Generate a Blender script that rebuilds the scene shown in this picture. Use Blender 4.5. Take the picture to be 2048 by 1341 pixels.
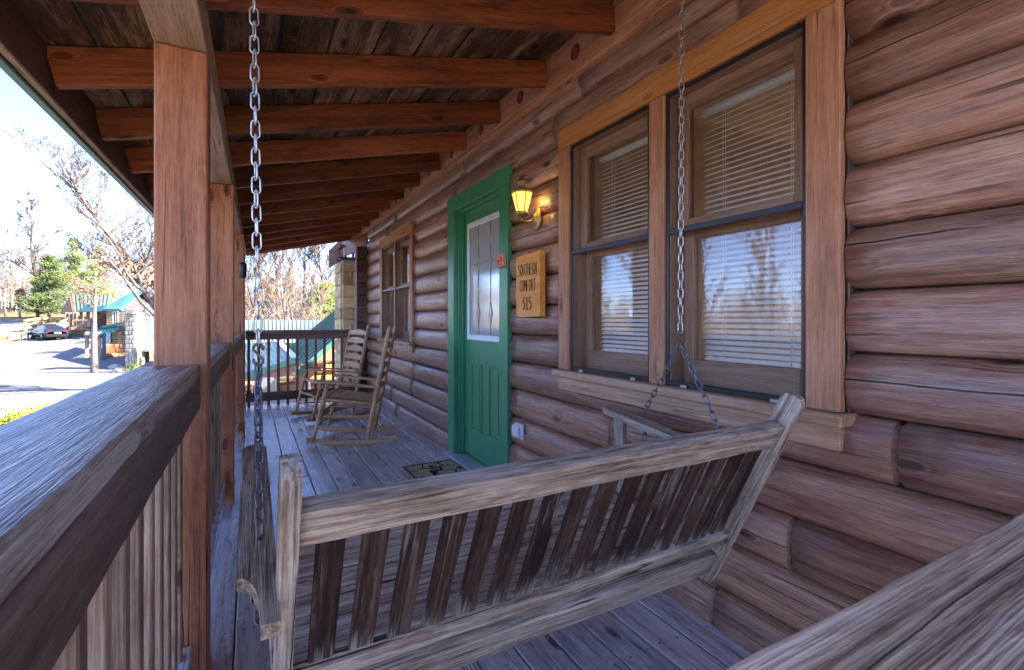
import bpy, bmesh, math, random
from mathutils import Vector as V, Matrix as M, noise as NZ
R = math.radians
for o in list(bpy.data.objects): bpy.data.objects.remove(o)
C = bpy.context.scene.collection
scn = bpy.context.scene

# ---------------------------------------------------------------- camera, sky, sun, exposure
H, FPX, TH = 1.15, 955.0, R(28.75)
cam_d = bpy.data.cameras.new('camera'); cam = bpy.data.objects.new('camera', cam_d); C.objects.link(cam)
cam.location = (0, 0, H); cam.rotation_euler = (R(90), 0, -TH)
cam_d.sensor_width = 36; cam_d.lens = 36*FPX/2048
cam_d.shift_y = -(670.5-640)/2048
cam_d.clip_start = .02; cam_d.clip_end = 1000
scn.camera = cam
SUN_DIR = V((-.80, .50, -.62)).normalized()          # the way the light travels
SUN_EL = math.asin(-SUN_DIR.z); SUN_AZ = math.atan2(-SUN_DIR.x, -SUN_DIR.y)
world = bpy.data.worlds.new('World'); scn.world = world; world.use_nodes = True
wn = world.node_tree.nodes; wl = world.node_tree.links; wn.clear()
w_out = wn.new('ShaderNodeOutputWorld'); w_bg = wn.new('ShaderNodeBackground')
sky = wn.new('ShaderNodeTexSky'); sky.sky_type = 'NISHITA'; sky.sun_disc = False
sky.sun_elevation = SUN_EL; sky.sun_rotation = SUN_AZ; sky.air_density = .62; sky.dust_density = .3; sky.ozone_density = 4.0
w_tc = wn.new('ShaderNodeTexCoord'); w_map = wn.new('ShaderNodeMapping'); w_map.inputs['Scale'].default_value = (1.2, 1.2, 5)
w_n = wn.new('ShaderNodeTexNoise'); w_n.inputs['Scale'].default_value = 2.2; w_n.inputs['Detail'].default_value = 7
w_r = wn.new('ShaderNodeMapRange'); w_r.inputs[1].default_value = .54; w_r.inputs[2].default_value = .72; w_r.inputs[4].default_value = .6
w_mix = wn.new('ShaderNodeMix'); w_mix.data_type = 'RGBA'; w_mix.inputs[7].default_value = (2.0, 2.15, 2.4, 1)
wl.new(w_tc.outputs['Generated'], w_map.inputs[0]); wl.new(w_map.outputs[0], w_n.inputs['Vector']); wl.new(w_n.outputs[0], w_r.inputs[0])
wl.new(w_r.outputs[0], w_mix.inputs[0]); wl.new(sky.outputs[0], w_mix.inputs[6]); 
w_tint = wn.new('ShaderNodeMix'); w_tint.data_type = 'RGBA'; w_tint.blend_type = 'MULTIPLY'; w_tint.inputs[0].default_value = 1; w_tint.inputs[7].default_value = (.93, .93, 1.08, 1)
wl.new(w_mix.outputs[2], w_tint.inputs[6]); wl.new(w_tint.outputs[2], w_bg.inputs[0])
w_bg.inputs[1].default_value = .056
wl.new(w_bg.outputs[0], w_out.inputs[0])
sd = bpy.data.lights.new('sun', 'SUN'); sd.energy = 2.1; sd.angle = R(.53); sd.color = (1, .93, .82)
sun = bpy.data.objects.new('sun', sd); C.objects.link(sun); sun.rotation_euler = SUN_DIR.to_track_quat('-Z', 'Y').to_euler()
scn.view_settings.view_transform = 'Standard'; scn.view_settings.look = 'None'
scn.view_settings.gamma = 1; scn.view_settings.use_curve_mapping = False
scn.view_settings.exposure = 4.1
scn.render.engine = 'CYCLES'
scn.cycles.max_bounces = 7; scn.cycles.diffuse_bounces = 4; scn.cycles.transparent_max_bounces = 16

# ---------------------------------------------------------------- helpers
WM = {}
def link(o, parent=None, mat=None):
    C.objects.link(o); m = mat if mat is not None else M()
    WM[o] = m
    if parent is not None:
        o.parent = parent; o.matrix_basis = WM[parent].inverted() @ m
    else: o.matrix_basis = m
    return o
def tag(o, label=None, cat=None, group=None, kind=None):
    if label: o['label'] = label
    if cat: o['category'] = cat
    if group: o['group'] = group
    if kind: o['kind'] = kind
    return o
def thing(name, label, cat, loc=(0, 0, 0), group=None, rz=0):
    o = bpy.data.objects.new(name, None); o.empty_display_size = .1
    link(o, None, M.Translation(loc) @ M.Rotation(rz, 4, 'Z')); return tag(o, label, cat, group)
def mesh_of(name, vs, fs, mat, smooth=False):
    me = bpy.data.meshes.new(name); me.from_pydata([tuple(v) for v in vs], [], fs)
    if mat: me.materials.append(mat)
    if smooth: me.polygons.foreach_set('use_smooth', [True]*len(me.polygons))
    me.update(); return me
def mobj(name, me, parent=None, mat=None): return link(bpy.data.objects.new(name, me), parent, mat)
def bm_mesh(name, bm, mat, smooth=False):
    me = bpy.data.meshes.new(name); bmesh.ops.recalc_face_normals(bm, faces=bm.faces); bm.to_mesh(me); bm.free()
    if mat: me.materials.append(mat)
    if smooth: me.polygons.foreach_set('use_smooth', [True]*len(me.polygons))
    return me
BC = {}
def box_mesh(l, w, t, mat, bev=.003, seg=1):
    k = (round(l, 3), round(w, 3), round(t, 4), mat.name, bev)
    if k not in BC:
        bm = bmesh.new(); bmesh.ops.create_cube(bm, size=1)
        bmesh.ops.scale(bm, vec=(l, w, t), verts=bm.verts)
        if bev: bmesh.ops.bevel(bm, geom=bm.edges[:], offset=min(bev, w*.3, t*.3), segments=seg, affect='EDGES', profile=.7)
        BC[k] = bm_mesh('board', bm, mat)
    return BC[k]
def frame(p0, p1, up):
    x = (V(p1)-V(p0)).normalized(); u = V(up); z = (u-x*u.dot(x))
    if z.length < 1e-5: z = x.orthogonal()
    z.normalize(); y = z.cross(x)
    m = M((x, y, z)).transposed().to_4x4(); m.translation = (V(p0)+V(p1))/2; return m
def board(name, p0, p1, w, t, mat, parent=None, up=(0, 0, 1), bev=.003):
    """a board from p0 to p1 (centre line); w across, t along 'up'"""
    return mobj(name, box_mesh((V(p1)-V(p0)).length, w, t, mat, bev), parent, frame(p0, p1, up))
def rboard(name, p0, p1, w, t, mat, parent=None, up=(0, 0, 1), amp=.0018, seed=0, step=.03):
    L = (V(p1)-V(p0)).length; nx = max(4, int(L/step)); ny, nz_ = 4, 3; ring = []
    r = min(w, t)*.10
    for a, b in ((-1, -1), (1, -1), (1, 1), (-1, 1)):
        n = ny if (a, b) in ((-1, -1), (1, 1)) else nz_
        cy, cz = a*(w/2-r), b*(t/2-r)
        for k in range(3):
            base = {(-1, -1): math.pi, (1, -1): 1.5*math.pi, (1, 1): 0, (-1, 1): .5*math.pi}[(a, b)]; an = base+k/2*math.pi/2
            ring.append((cy+r*math.cos(an), cz+r*math.sin(an)))
        nx_ = {(-1, -1): (1, -1), (1, -1): (1, 1), (1, 1): (-1, 1), (-1, 1): (-1, -1)}[(a, b)]
        e = {(-1, -1): (0, -t/2), (1, -1): (w/2, 0), (1, 1): (0, t/2), (-1, 1): (-w/2, 0)}[(a, b)]
        for k in range(1, n):
            f = k/n
            if e[0] == 0: ring.append(((-1 if a < 0 else 1)*(w/2-r)*(1-2*f), e[1]))
            else: ring.append((e[0], (-1 if b < 0 else 1)*(t/2-r)*(1-2*f)))
    vs, fs = [], []; Q = len(ring)
    for i in range(nx+1):
        x = -L/2+L*i/nx; sh = .985 if i in (0, nx) else 1
        for (y, z) in ring:
            q = V((x*3+seed*7.1, y*40, z*40)); d = NZ.noise(q)*amp+NZ.noise(V((x*18+seed, y*90, z*90)))*amp*.6
            k = max(abs(y)/(w/2), abs(z)/(t/2)); vs.append((x, (y+math.copysign(d, y))*sh, (z+math.copysign(d, z))*sh))
    for i in range(nx):
        for k in range(Q): k2 = (k+1) % Q; fs.append((i*Q+k, i*Q+k2, (i+1)*Q+k2, (i+1)*Q+k))
    fs.append(tuple(range(Q))[::-1]); fs.append(tuple(range(nx*Q, nx*Q+Q)))
    me = mesh_of(name, vs, fs, mat, True)
    for p in me.polygons:
        if len(p.vertices) > 4: p.use_smooth = False
    return mobj(name, me, parent, frame(p0, p1, up))
def bx(name, lo, hi, mat, parent=None, axis='x', bev=.003):
    """axis aligned box; its grain runs along 'axis'"""
    lo, hi = V(lo), V(hi); c = (lo+hi)/2; d = hi-lo
    if axis == 'x': return board(name, (lo.x, c.y, c.z), (hi.x, c.y, c.z), d.y, d.z, mat, parent, (0, 0, 1), bev)
    if axis == 'y': return board(name, (c.x, lo.y, c.z), (c.x, hi.y, c.z), d.x, d.z, mat, parent, (0, 0, 1), bev)
    return board(name, (c.x, c.y, lo.z), (c.x, c.y, hi.z), d.y, d.x, mat, parent, (1, 0, 0), bev)
def prism(name, pts, p0, axes, depth, mat, parent=None, bev=0):
    """outline pts (a,b) in plane axes (ua, ub) about p0, extruded by depth along ua x ub"""
    ua, ub = V(axes[0]).normalized(), V(axes[1]).normalized(); n = ua.cross(ub)
    m = M((ua, ub, n)).transposed().to_4x4(); m.translation = V(p0)
    bm = bmesh.new(); a = [bm.verts.new((x, y, 0)) for x, y in pts]; b = [bm.verts.new((x, y, depth)) for x, y in pts]
    bm.faces.new(a[::-1]); bm.faces.new(b)
    for i in range(len(pts)): j = (i+1) % len(pts); bm.faces.new((a[i], a[j], b[j], b[i]))
    if bev:
        bmesh.ops.bevel(bm, geom=[e for e in bm.edges if abs(e.calc_face_angle(0)) > .6], offset=bev, segments=1, affect='EDGES')
    return mobj(name, bm_mesh(name, bm, mat), parent, m)
def tube_geo(vs, fs, pts, rs, n=8, cap=True, closed=False):
    pts = [V(p) for p in pts]; base = len(vs); N = len(pts); prev = None
    for i, p in enumerate(pts):
        if closed: d = pts[(i+1) % N]-pts[i-1]
        else: d = pts[min(i+1, N-1)]-pts[max(i-1, 0)]
        d.normalize()
        if prev is None: a = d.orthogonal().normalized()
        else: a = (prev-d*prev.dot(d)).normalized()
        prev = a; b = d.cross(a); r = rs[i] if hasattr(rs, '__len__') else rs
        for k in range(n):
            t = 2*math.pi*k/n; vs.append(p+a*(r*math.cos(t))+b*(r*math.sin(t)))
    for i in range(N if closed else N-1):
        for k in range(n):
            i2 = (i+1) % N
            fs.append((base+i*n+k, base+i*n+(k+1) % n, base+i2*n+(k+1) % n, base+i2*n+k))
    if cap and not closed:
        fs.append(tuple(base+k for k in range(n))[::-1]); fs.append(tuple(base+(N-1)*n+k for k in range(n)))
def tube(name, pts, rs, mat, parent=None, n=8, smooth=True, local=None):
    vs, fs = [], []; tube_geo(vs, fs, pts, rs, n); return mobj(name, mesh_of(name, vs, fs, mat, smooth), parent, local)
def lathe_mesh(name, prof, mat, n=24, smooth=True):
    vs, fs = [], []
    for r, z in prof:
        for k in range(n): t = 2*math.pi*k/n; vs.append((r*math.cos(t), r*math.sin(t), z))
    for i in range(len(prof)-1):
        for k in range(n): fs.append((i*n+k, i*n+(k+1) % n, (i+1)*n+(k+1) % n, (i+1)*n+k))
    fs.append(tuple(range(n))[::-1]); fs.append(tuple((len(prof)-1)*n+k for k in range(n)))
    return mesh_of(name, vs, fs, mat, smooth)
def P(px, py, c):
    """a world point seen in direction (px,py) at forward distance c, used to lay out far things where they stand"""
    r = (px-1024)/FPX*c
    return V((c*math.sin(TH)+r*math.cos(TH), c*math.cos(TH)-r*math.sin(TH), H-(py-640)*c/FPX))

# ---------------------------------------------------------------- materials
class NT:
    def __init__(s, name):
        s.m = bpy.data.materials.new(name); s.m.use_nodes = True; s.t = s.m.node_tree; s.n = s.t.nodes; s.l = s.t.links
        s.b = s.n['Principled BSDF']; s.out = s.n['Material Output']
    def add(s, t, **k):
        nd = s.n.new(t)
        for a, v in k.items(): setattr(nd, a, v)
        return nd
    def put(s, sock, v):
        if isinstance(v, bpy.types.NodeSocket): s.l.new(v, sock)
        else: sock.default_value = v
    def math(s, op, a, b=0., c=None, clamp=False):
        nd = s.add('ShaderNodeMath', operation=op, use_clamp=clamp); s.put(nd.inputs[0], a); s.put(nd.inputs[1], b)
        if c is not None: s.put(nd.inputs[2], c)
        return nd.outputs[0]
    def vec(s, op, a, b):
        nd = s.add('ShaderNodeVectorMath', operation=op); s.put(nd.inputs[0], a); s.put(nd.inputs[1], b); return nd.outputs[0]
    def scale(s, v, k): return s.vec('MULTIPLY', v, k)
    def noise(s, v, scale=1, detail=4, rough=.5, dist=0):
        nd = s.add('ShaderNodeTexNoise'); s.put(nd.inputs['Vector'], v)
        for a, b in (('Scale', scale), ('Detail', detail), ('Roughness', rough), ('Distortion', dist)): nd.inputs[a].default_value = b
        return nd.outputs[0]
    def step(s, v, a, b, lo=0., hi=1.):
        nd = s.add('ShaderNodeMapRange', interpolation_type='SMOOTHSTEP'); s.put(nd.inputs[0], v)
        for i, x in ((1, a), (2, b), (3, lo), (4, hi)): nd.inputs[i].default_value = x
        return nd.outputs[0]
    def mix(s, f, a, b, mode='MIX'):
        nd = s.add('ShaderNodeMix', data_type='RGBA', blend_type=mode); s.put(nd.inputs[0], f)
        for i, x in ((6, a), (7, b)):
            if isinstance(x, tuple): x = (x+(1,))[:4]
            s.put(nd.inputs[i], x)
        return nd.outputs[2]
    def ramp(s, f, stops):
        nd = s.add('ShaderNodeValToRGB'); s.put(nd.inputs[0], f); e = nd.color_ramp.elements
        while len(e) < len(stops): e.new(.5)
        for x, (p, c) in zip(e, stops): x.position = p; x.color = (c+(1,))[:4]
        return nd.outputs[0]
    def bump(s, h, k=.3, d=.01):
        nd = s.add('ShaderNodeBump'); nd.inputs['Strength'].default_value = k; nd.inputs['Distance'].default_value = d
        s.put(nd.inputs['Height'], h); s.l.new(nd.outputs[0], s.b.inputs['Normal'])
    def obj_vec(s, spread=23.):
        tc = s.add('ShaderNodeTexCoord'); oi = s.add('ShaderNodeObjectInfo')
        cmb = s.add('ShaderNodeCombineXYZ')
        r = oi.outputs['Random']
        s.put(cmb.inputs[0], s.math('MULTIPLY', r, spread)); s.put(cmb.inputs[1], s.math('MULTIPLY', r, spread*3.7)); s.put(cmb.inputs[2], s.math('MULTIPLY', r, spread*2.3))
        s.tc = tc; s.rnd = r
        return s.vec('ADD', tc.outputs['Object'], cmb.outputs[0])
    def fin(s, col, rough=.6, spec=.4):
        s.put(s.b.inputs['Base Color'], col if isinstance(col, bpy.types.NodeSocket) else (col+(1,))[:4])
        s.put(s.b.inputs['Roughness'], rough); s.b.inputs['Specular IOR Level'].default_value = spec
        return s.m
def wood(name, dark, mid, light, rough=.6, fine=1., knots=1., crack=.5, bump=.35, tint=.25, grey=None, gamt=.5, gthr=(.5, .7), spec=.35, gf=26, log=False, gain=1.85, ends=None, xs=1.1, st=(.44, .64, .86)):
    dark, mid, light = [tuple(min(.72, c*gain) for c in q) for q in (dark, mid, light)]
    t = NT(name); v = t.obj_vec()
    kd_n = t.add('ShaderNodeTexVoronoi'); t.put(kd_n.inputs['Vector'], t.scale(v, (3.0, 7.5, 7.5))); kd_n.inputs['Scale'].default_value = 1; kd = kd_n.outputs['Distance']
    kmask = t.step(kd, .05, .34, 1., 0.)
    ring = t.math('MULTIPLY', t.math('SINE', t.math('MULTIPLY', kd, 85.)), kmask)
    warp = t.noise(t.scale(v, (1.3, 5, 5)), 1, 2)
    cmb = t.add('ShaderNodeCombineXYZ'); t.put(cmb.inputs[1], t.math('MULTIPLY', warp, 1.6*gf/26)); t.put(cmb.inputs[2], t.math('MULTIPLY', kmask, 1.2))
    g1 = t.noise(t.vec('ADD', t.scale(v, (xs, gf, gf)), cmb.outputs[0]), 1, 4, .62)
    g2 = t.noise(t.scale(v, (7, 230*fine, 230*fine)), 1, 2, .6)
    g3 = t.noise(t.scale(v, (1.7, 4, 4)), 1, 2, .6)
    f = t.math('ADD', t.math('MULTIPLY', g1, .62), t.math('ADD', t.math('MULTIPLY', g2, .36), t.math('MULTIPLY', g3, .36)))
    g4 = t.noise(t.scale(v, (20, 85, 85)), 1, 2, .7)
    f = t.math('ADD', f, t.math('MULTIPLY', t.math('SUBTRACT', g4, .5), .26))
    f = t.math('ADD', f, t.math('MULTIPLY', ring, .075*knots))
    col = t.ramp(f, [(st[0], dark), (st[1], mid), (st[2], light)])
    if grey:
        gm = t.noise(t.scale(v, (2.3, 9, 9)), 1, 5, .65)
        gm = t.math('ADD', gm, t.math('MULTIPLY', t.math('SUBTRACT', g2, .5), .35))
        col = t.mix(t.step(gm, gthr[0], gthr[1], 0., gamt), col, grey)
    if ends:
        sx = t.add('ShaderNodeSeparateXYZ'); t.put(sx.inputs[0], t.tc.outputs['Object'])
        e = t.math('ADD', sx.outputs[0], t.math('MULTIPLY', t.math('ADD', t.math('SUBTRACT', g2, .5), t.math('MULTIPLY', t.math('SUBTRACT', g1, .5), 1.6)), .16))
        col = t.mix(t.step(e, ends[0], ends[1], .5, 0.), col, (.5, .45, .4))
    core = t.step(kd, .05, .11 + .05*min(knots, 1.3), .9*min(knots, 1.), 0.)
    col = t.mix(core, col, tuple(x*.35 for x in dark))
    cn = t.noise(t.scale(v, (.4, 16, 16)), 1, 2, .5)
    cm = t.math('MULTIPLY', t.step(t.math('ABSOLUTE', t.math('SUBTRACT', cn, .5)), .003, .011, 1., 0.), t.step(g3, .52, .6))
    cm = t.math('MULTIPLY', cm, crack)
    if log:     # one long seasoning check along some logs
        sp = t.add('ShaderNodeSeparateXYZ'); t.put(sp.inputs[0], t.tc.outputs['Object'])
        wv = t.noise(t.scale(v, (1.4, 0, 0)), 1, 4, .6)
        z0 = t.math('MULTIPLY', t.math('SUBTRACT', t.math('FRACT', t.math('MULTIPLY', t.rnd, 7.3)), .5), .085)
        d = t.math('ABSOLUTE', t.math('SUBTRACT', t.math('SUBTRACT', sp.outputs[2], z0), t.math('MULTIPLY', t.math('SUBTRACT', wv, .5), .055)))
        pres = t.step(t.noise(t.scale(v, (.8, 0, 0)), 1, 1), .46, .54)
        lc = t.math('MULTIPLY', t.step(d, .0012, .0032, 1., 0.), pres)
        hl = t.math('MULTIPLY', t.step(t.math('ABSOLUTE', t.math('SUBTRACT', d, .0045)), .0006, .0022, .35, 0.), pres)
        col = t.mix(hl, col, (.42, .33, .27)); cm = t.math('MAXIMUM', cm, lc)
    col = t.mix(cm, col, (.012, .008, .006))
    hv = t.add('ShaderNodeHueSaturation'); hv.inputs['Saturation'].default_value = 1
    t.put(hv.inputs['Value'], t.math('ADD', t.math('MULTIPLY', t.rnd, tint), 1-tint/2)); t.put(hv.inputs['Color'], col)
    h = t.math('SUBTRACT', t.math('ADD', t.math('MULTIPLY', g1, .8), t.math('ADD', t.math('MULTIPLY', g2, .55), t.math('MULTIPLY', g4, .5))), t.math('MULTIPLY', cm, 1.6))
    t.bump(h, bump, .006)
    return t.fin(hv.outputs[0], t.math('ADD', rough-.12, t.math('MULTIPLY', g3, .25)), spec)
def plain(name, col, rough=.5, metal=0., var=.15, sc=6., bump=0., spec=.5, bsc=None, dirt=None):
    t = NT(name); v = t.obj_vec(); n = t.noise(v, sc, 5, .6)
    c = t.mix(t.step(n, .3, .7), tuple(x*(1-var) for x in col), tuple(min(1, x*(1+var)) for x in col))
    if dirt: c = t.mix(t.step(t.noise(v, sc*2.3, 6, .7), .52, .72, 0., .6), c, dirt)
    if bump: t.bump(t.noise(v, bsc or sc*8, 4, .6), bump, .01)
    t.b.inputs['Metallic'].default_value = metal
    return t.fin(c, rough, spec)

m_log = wood('log_stain', (.038, .015, .011), (.155, .071, .045), (.275, .157, .10), .32, knots=1.3, crack=.8, bump=.45, tint=.5, grey=(.36, .26, .21), gamt=.3, gthr=(.5, .7), gf=34, xs=2.0, fine=1.3, st=(.42, .64, .88), log=True, spec=.5)
m_corner = wood('dark_log_end', (.03, .014, .012), (.06, .03, .025), (.1, .055, .045), .6, crack=.3)
m_beam = wood('red_brown_stain', (.03, .007, .003), (.13, .034, .012), (.22, .07, .026), .55, knots=1.4, crack=.5, tint=.5, grey=(.03, .012, .008), gamt=.55, gthr=(.52, .66))
m_post = wood('post_timber', gain=1.4, dark=(.10, .034, .016), mid=(.28, .104, .048), light=(.40, .18, .10), rough=.6, knots=1.6, crack=1., bump=.4, tint=.15, gf=16)
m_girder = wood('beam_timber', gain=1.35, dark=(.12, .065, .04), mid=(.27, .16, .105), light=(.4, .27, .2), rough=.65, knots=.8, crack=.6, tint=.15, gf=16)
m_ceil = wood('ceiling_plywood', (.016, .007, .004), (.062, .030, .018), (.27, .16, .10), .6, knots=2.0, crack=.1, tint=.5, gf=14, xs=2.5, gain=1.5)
m_ledger = wood('ledger_stain', (.14, .045, .02), (.27, .11, .055), (.38, .19, .11), .6, tint=.2)
m_cap = wood('rail_cap_grey', gain=1.5, st=(.55, .67, .8), dark=(.05, .035, .03), mid=(.15, .112, .085), light=(.30, .25, .22), rough=.4, knots=1., crack=1., bump=.7, tint=.1, gf=48, xs=2., fine=1.5, spec=.55)
m_rail = wood('rail_dark', (.022, .013, .01), (.06, .036, .028), (.12, .08, .06), .6, crack=.7, bump=.5, tint=.25)
m_railb = wood('rail_brown', (.04, .02, .014), (.11, .06, .042), (.19, .12, .085), .6, crack=.4, tint=.3)
m_balu = wood('baluster_brown', (.05, .028, .018), (.13, .08, .055), (.27, .19, .13), .65, crack=.4, tint=.6, gf=30, grey=(.3, .25, .2), gamt=.6)
m_deck = wood('deck_paint', (.06, .045, .048), (.28, .235, .245), (.46, .42, .44), .24, knots=1.2, crack=.7, bump=.3, tint=.35, gf=40, xs=2., grey=(.5, .49, .56), gamt=.7, gthr=(.5, .72), spec=1.)
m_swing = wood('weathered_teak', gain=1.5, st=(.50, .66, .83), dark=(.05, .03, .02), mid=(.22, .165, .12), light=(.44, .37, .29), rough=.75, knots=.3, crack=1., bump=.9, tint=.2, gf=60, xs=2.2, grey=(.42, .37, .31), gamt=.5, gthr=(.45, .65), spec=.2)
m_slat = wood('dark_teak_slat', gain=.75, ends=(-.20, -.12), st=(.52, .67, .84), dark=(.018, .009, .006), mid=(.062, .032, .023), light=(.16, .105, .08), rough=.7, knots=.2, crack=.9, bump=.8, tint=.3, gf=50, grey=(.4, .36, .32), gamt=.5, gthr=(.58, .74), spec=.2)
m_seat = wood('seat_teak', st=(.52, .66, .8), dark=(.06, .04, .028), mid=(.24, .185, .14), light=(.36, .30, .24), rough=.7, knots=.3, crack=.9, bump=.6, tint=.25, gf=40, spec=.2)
m_head = wood('window_head', (.2, .065, .015), (.36, .135, .035), (.46, .2, .07), .55, knots=1.5, crack=.5, tint=.1, gain=1.3)
m_trim = wood('window_trim', gain=1.4, dark=(.13, .055, .032), mid=(.30, .125, .062), light=(.42, .21, .12), rough=.6, knots=1.5, crack=.6, tint=.2)
m_apron = wood('sill_pine', gain=1.15, dark=(.22, .10, .05), mid=(.40, .22, .125), light=(.54, .36, .23), rough=.6, knots=1.3, crack=.5, tint=.15)
m_sash = wood('sash_wood', gain=1.15, dark=(.1, .055, .042), mid=(.25, .135, .08), light=(.34, .21, .14), rough=.55, knots=.3, crack=.1, tint=.1)
m_rock = wood('rocker_wood', (.09, .042, .02), (.28, .155, .08), (.46, .29, .17), .6, knots=.2, crack=.4, bump=.4, tint=.3, gf=40)
m_sign = wood('sign_pine', gain=1, dark=(.5, .16, .02), mid=(.74, .27, .04), light=(.85, .38, .08), rough=.5, knots=.6, crack=.2, tint=.0)
m_nosmk = wood('plaque_wood', (.2, .08, .04), (.33, .15, .08), (.42, .22, .13), .6, knots=0)
m_black = plain('black_plastic', (.012, .011, .012), .35)
m_frame = plain('bronze_screen_frame', (.028, .025, .03), .35, .3)
m_alu = plain('aluminium', (.5, .51, .55), .3, .85, .08)
m_zinc = plain('galvanised_chain', (.5, .47, .43), .34, .8, .2, 30)
m_zincd = plain('dull_chain', (.2, .2, .23), .38, .8, .25, 30)
m_rust = plain('rusty_hook', (.16, .085, .06), .55, .6, .3, 60)
m_green = plain('green_door_paint', (.06, .25, .12), .3, 0, .1, 3, .08, bsc=60)
m_white = plain('white_plastic', (.72, .72, .74), .35, 0, .05)
m_brass = plain('antique_brass', (.4, .27, .1), .38, .75, .2, 20)
m_came = plain('brass_came', (.55, .42, .15), .3, .8, .1)
m_redp = plain('vent_red', (.22, .035, .025), .5)
m_redi = plain('red_print', (.55, .06, .04), .6)
m_ink = plain('burnt_lettering', (.05, .022, .012), .7)
m_blind = plain('blind_slat', (.9, .9, .9), .4, 0, .04)
m_room = plain('interior_wall', (.42, .31, .22), .8, 0, .2)
m_dark = plain('dark_void', (.02, .016, .014), .9)
m_teal = plain('green_metal_roof', (.09, .23, .17), .38, .3, .12, .8)
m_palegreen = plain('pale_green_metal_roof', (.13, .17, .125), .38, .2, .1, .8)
m_bluegreen = plain('blue_green_metal_roof', (.012, .065, .085), .4, .2, .12, .8)
m_stonej = plain('mortar', (.42, .38, .32), .9)
def glass_mat(name, tint, refl, rough=0.):
    t = NT(name); t.n.remove(t.b)
    tr = t.add('ShaderNodeBsdfTransparent'); tr.inputs[0].default_value = tint+(1,)
    gl = t.add('ShaderNodeBsdfGlossy'); gl.inputs['Roughness'].default_value = rough; gl.inputs[0].default_value = (1, 1, 1, 1)
    fr = t.add('ShaderNodeFresnel'); fr.inputs[0].default_value = refl
    v = t.obj_vec(3); bp = t.add('ShaderNodeBump'); bp.inputs['Strength'].default_value = .03; bp.inputs['Distance'].default_value = .004
    t.put(bp.inputs['Height'], t.noise(v, 7, 2)); t.l.new(bp.outputs[0], gl.inputs['Normal'])
    mx = t.add('ShaderNodeMixShader'); t.l.new(fr.outputs[0], mx.inputs[0]); t.l.new(tr.outputs[0], mx.inputs[1]); t.l.new(gl.outputs[0], mx.inputs[2])
    t.l.new(mx.outputs[0], t.out.inputs[0]); return t.m
m_glass = glass_mat('window_glass', (.985, .99, .985), 1.7)
m_screen = glass_mat('insect_screen', (.93, .925, .93), 1.02)
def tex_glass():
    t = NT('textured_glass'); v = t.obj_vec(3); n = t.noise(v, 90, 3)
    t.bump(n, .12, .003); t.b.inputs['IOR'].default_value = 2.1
    return t.fin((.44, .45, .46), .05, 1.)  # pale base grey stands in for sky mirrored in the door glass
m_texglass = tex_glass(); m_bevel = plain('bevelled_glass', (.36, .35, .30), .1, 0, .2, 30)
def lamp_glass():
    t = NT('amber_lamp_glass'); v = t.obj_vec(3); n = t.noise(v, 28, 4)
    t.b.inputs['Emission Color'].default_value = (1, .62, .05, 1); t.put(t.b.inputs['Emission Strength'], t.step(n, .3, .7, .05, .16))
    return t.fin((.85, .72, .35), .25)
m_lampg = lamp_glass()
def mat_mat():
    t = NT('coir_mat'); v = t.obj_vec(3)
    vo = t.add('ShaderNodeTexVoronoi', feature='DISTANCE_TO_EDGE'); t.put(vo.inputs['Vector'], t.vec('ADD', t.scale(v, (8, 5, 8)), (0, 0, 0))); vo.inputs['Scale'].default_value = 1.1
    vein = t.step(vo.outputs[0], .02, .045, 1., 0.)
    leaf = t.step(t.noise(t.scale(v, (9, 20, 9)), 1, 1), .60, .64)
    w = t.noise(t.scale(v, (160, 60, 100)), 1, 2)
    c = t.ramp(w, [(.35, (.3, .21, .13)), (.6, (.7, .52, .34))])
    c = t.mix(t.math('MAXIMUM', vein, leaf), c, (.022, .02, .024)); t.bump(w, .8, .01)
    return t.fin(c, .95, .1)
m_mat = mat_mat()
def bark(name, a, b):
    t = NT(name); v = t.obj_vec(5); n = t.noise(t.scale(v, (6, 6, 1.5)), 1, 6, .65)
    t.bump(n, .5, .03); return t.fin(t.ramp(n, [(.35, a), (.65, b)]), .9, .1)
m_bark = bark('grey_brown_bark', (.06, .045, .04), (.2, .16, .14))
m_barkp = bark('pale_bark', (.10, .08, .07), (.24, .2, .18))
m_barkt = bark('tan_twigs', (.16, .11, .07), (.4, .31, .22))
def leafm(name, a, b, tr=.0):
    t = NT(name); v = t.obj_vec(5); n = t.noise(v, 1.3, 4, .7)
    return t.fin(t.ramp(n, [(.35, a), (.65, b)]), .75, .2)
m_pine = leafm('pine_needles', (.025, .05, .015), (.14, .17, .06))
m_dry = leafm('dry_leaves', (.16, .08, .045), (.32, .19, .11))
m_shrub = leafm('yellow_green_shrub', (.16, .17, .02), (.4, .38, .06))
def ground_mat():
    t = NT('dry_grass_ground'); v = t.add('ShaderNodeTexCoord').outputs['Object']
    n = t.noise(v, .12, 6, .6); n2 = t.noise(v, 3, 5, .7)
    c = t.ramp(n, [(.38, (.11, .085, .05)), (.5, (.24, .15, .06)), (.62, (.12, .13, .05))])
    c = t.mix(t.step(n2, .3, .7, 0., .5), c, (.3, .22, .12)); t.bump(n2, .6, .05); return t.fin(c, .95, .1)
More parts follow.
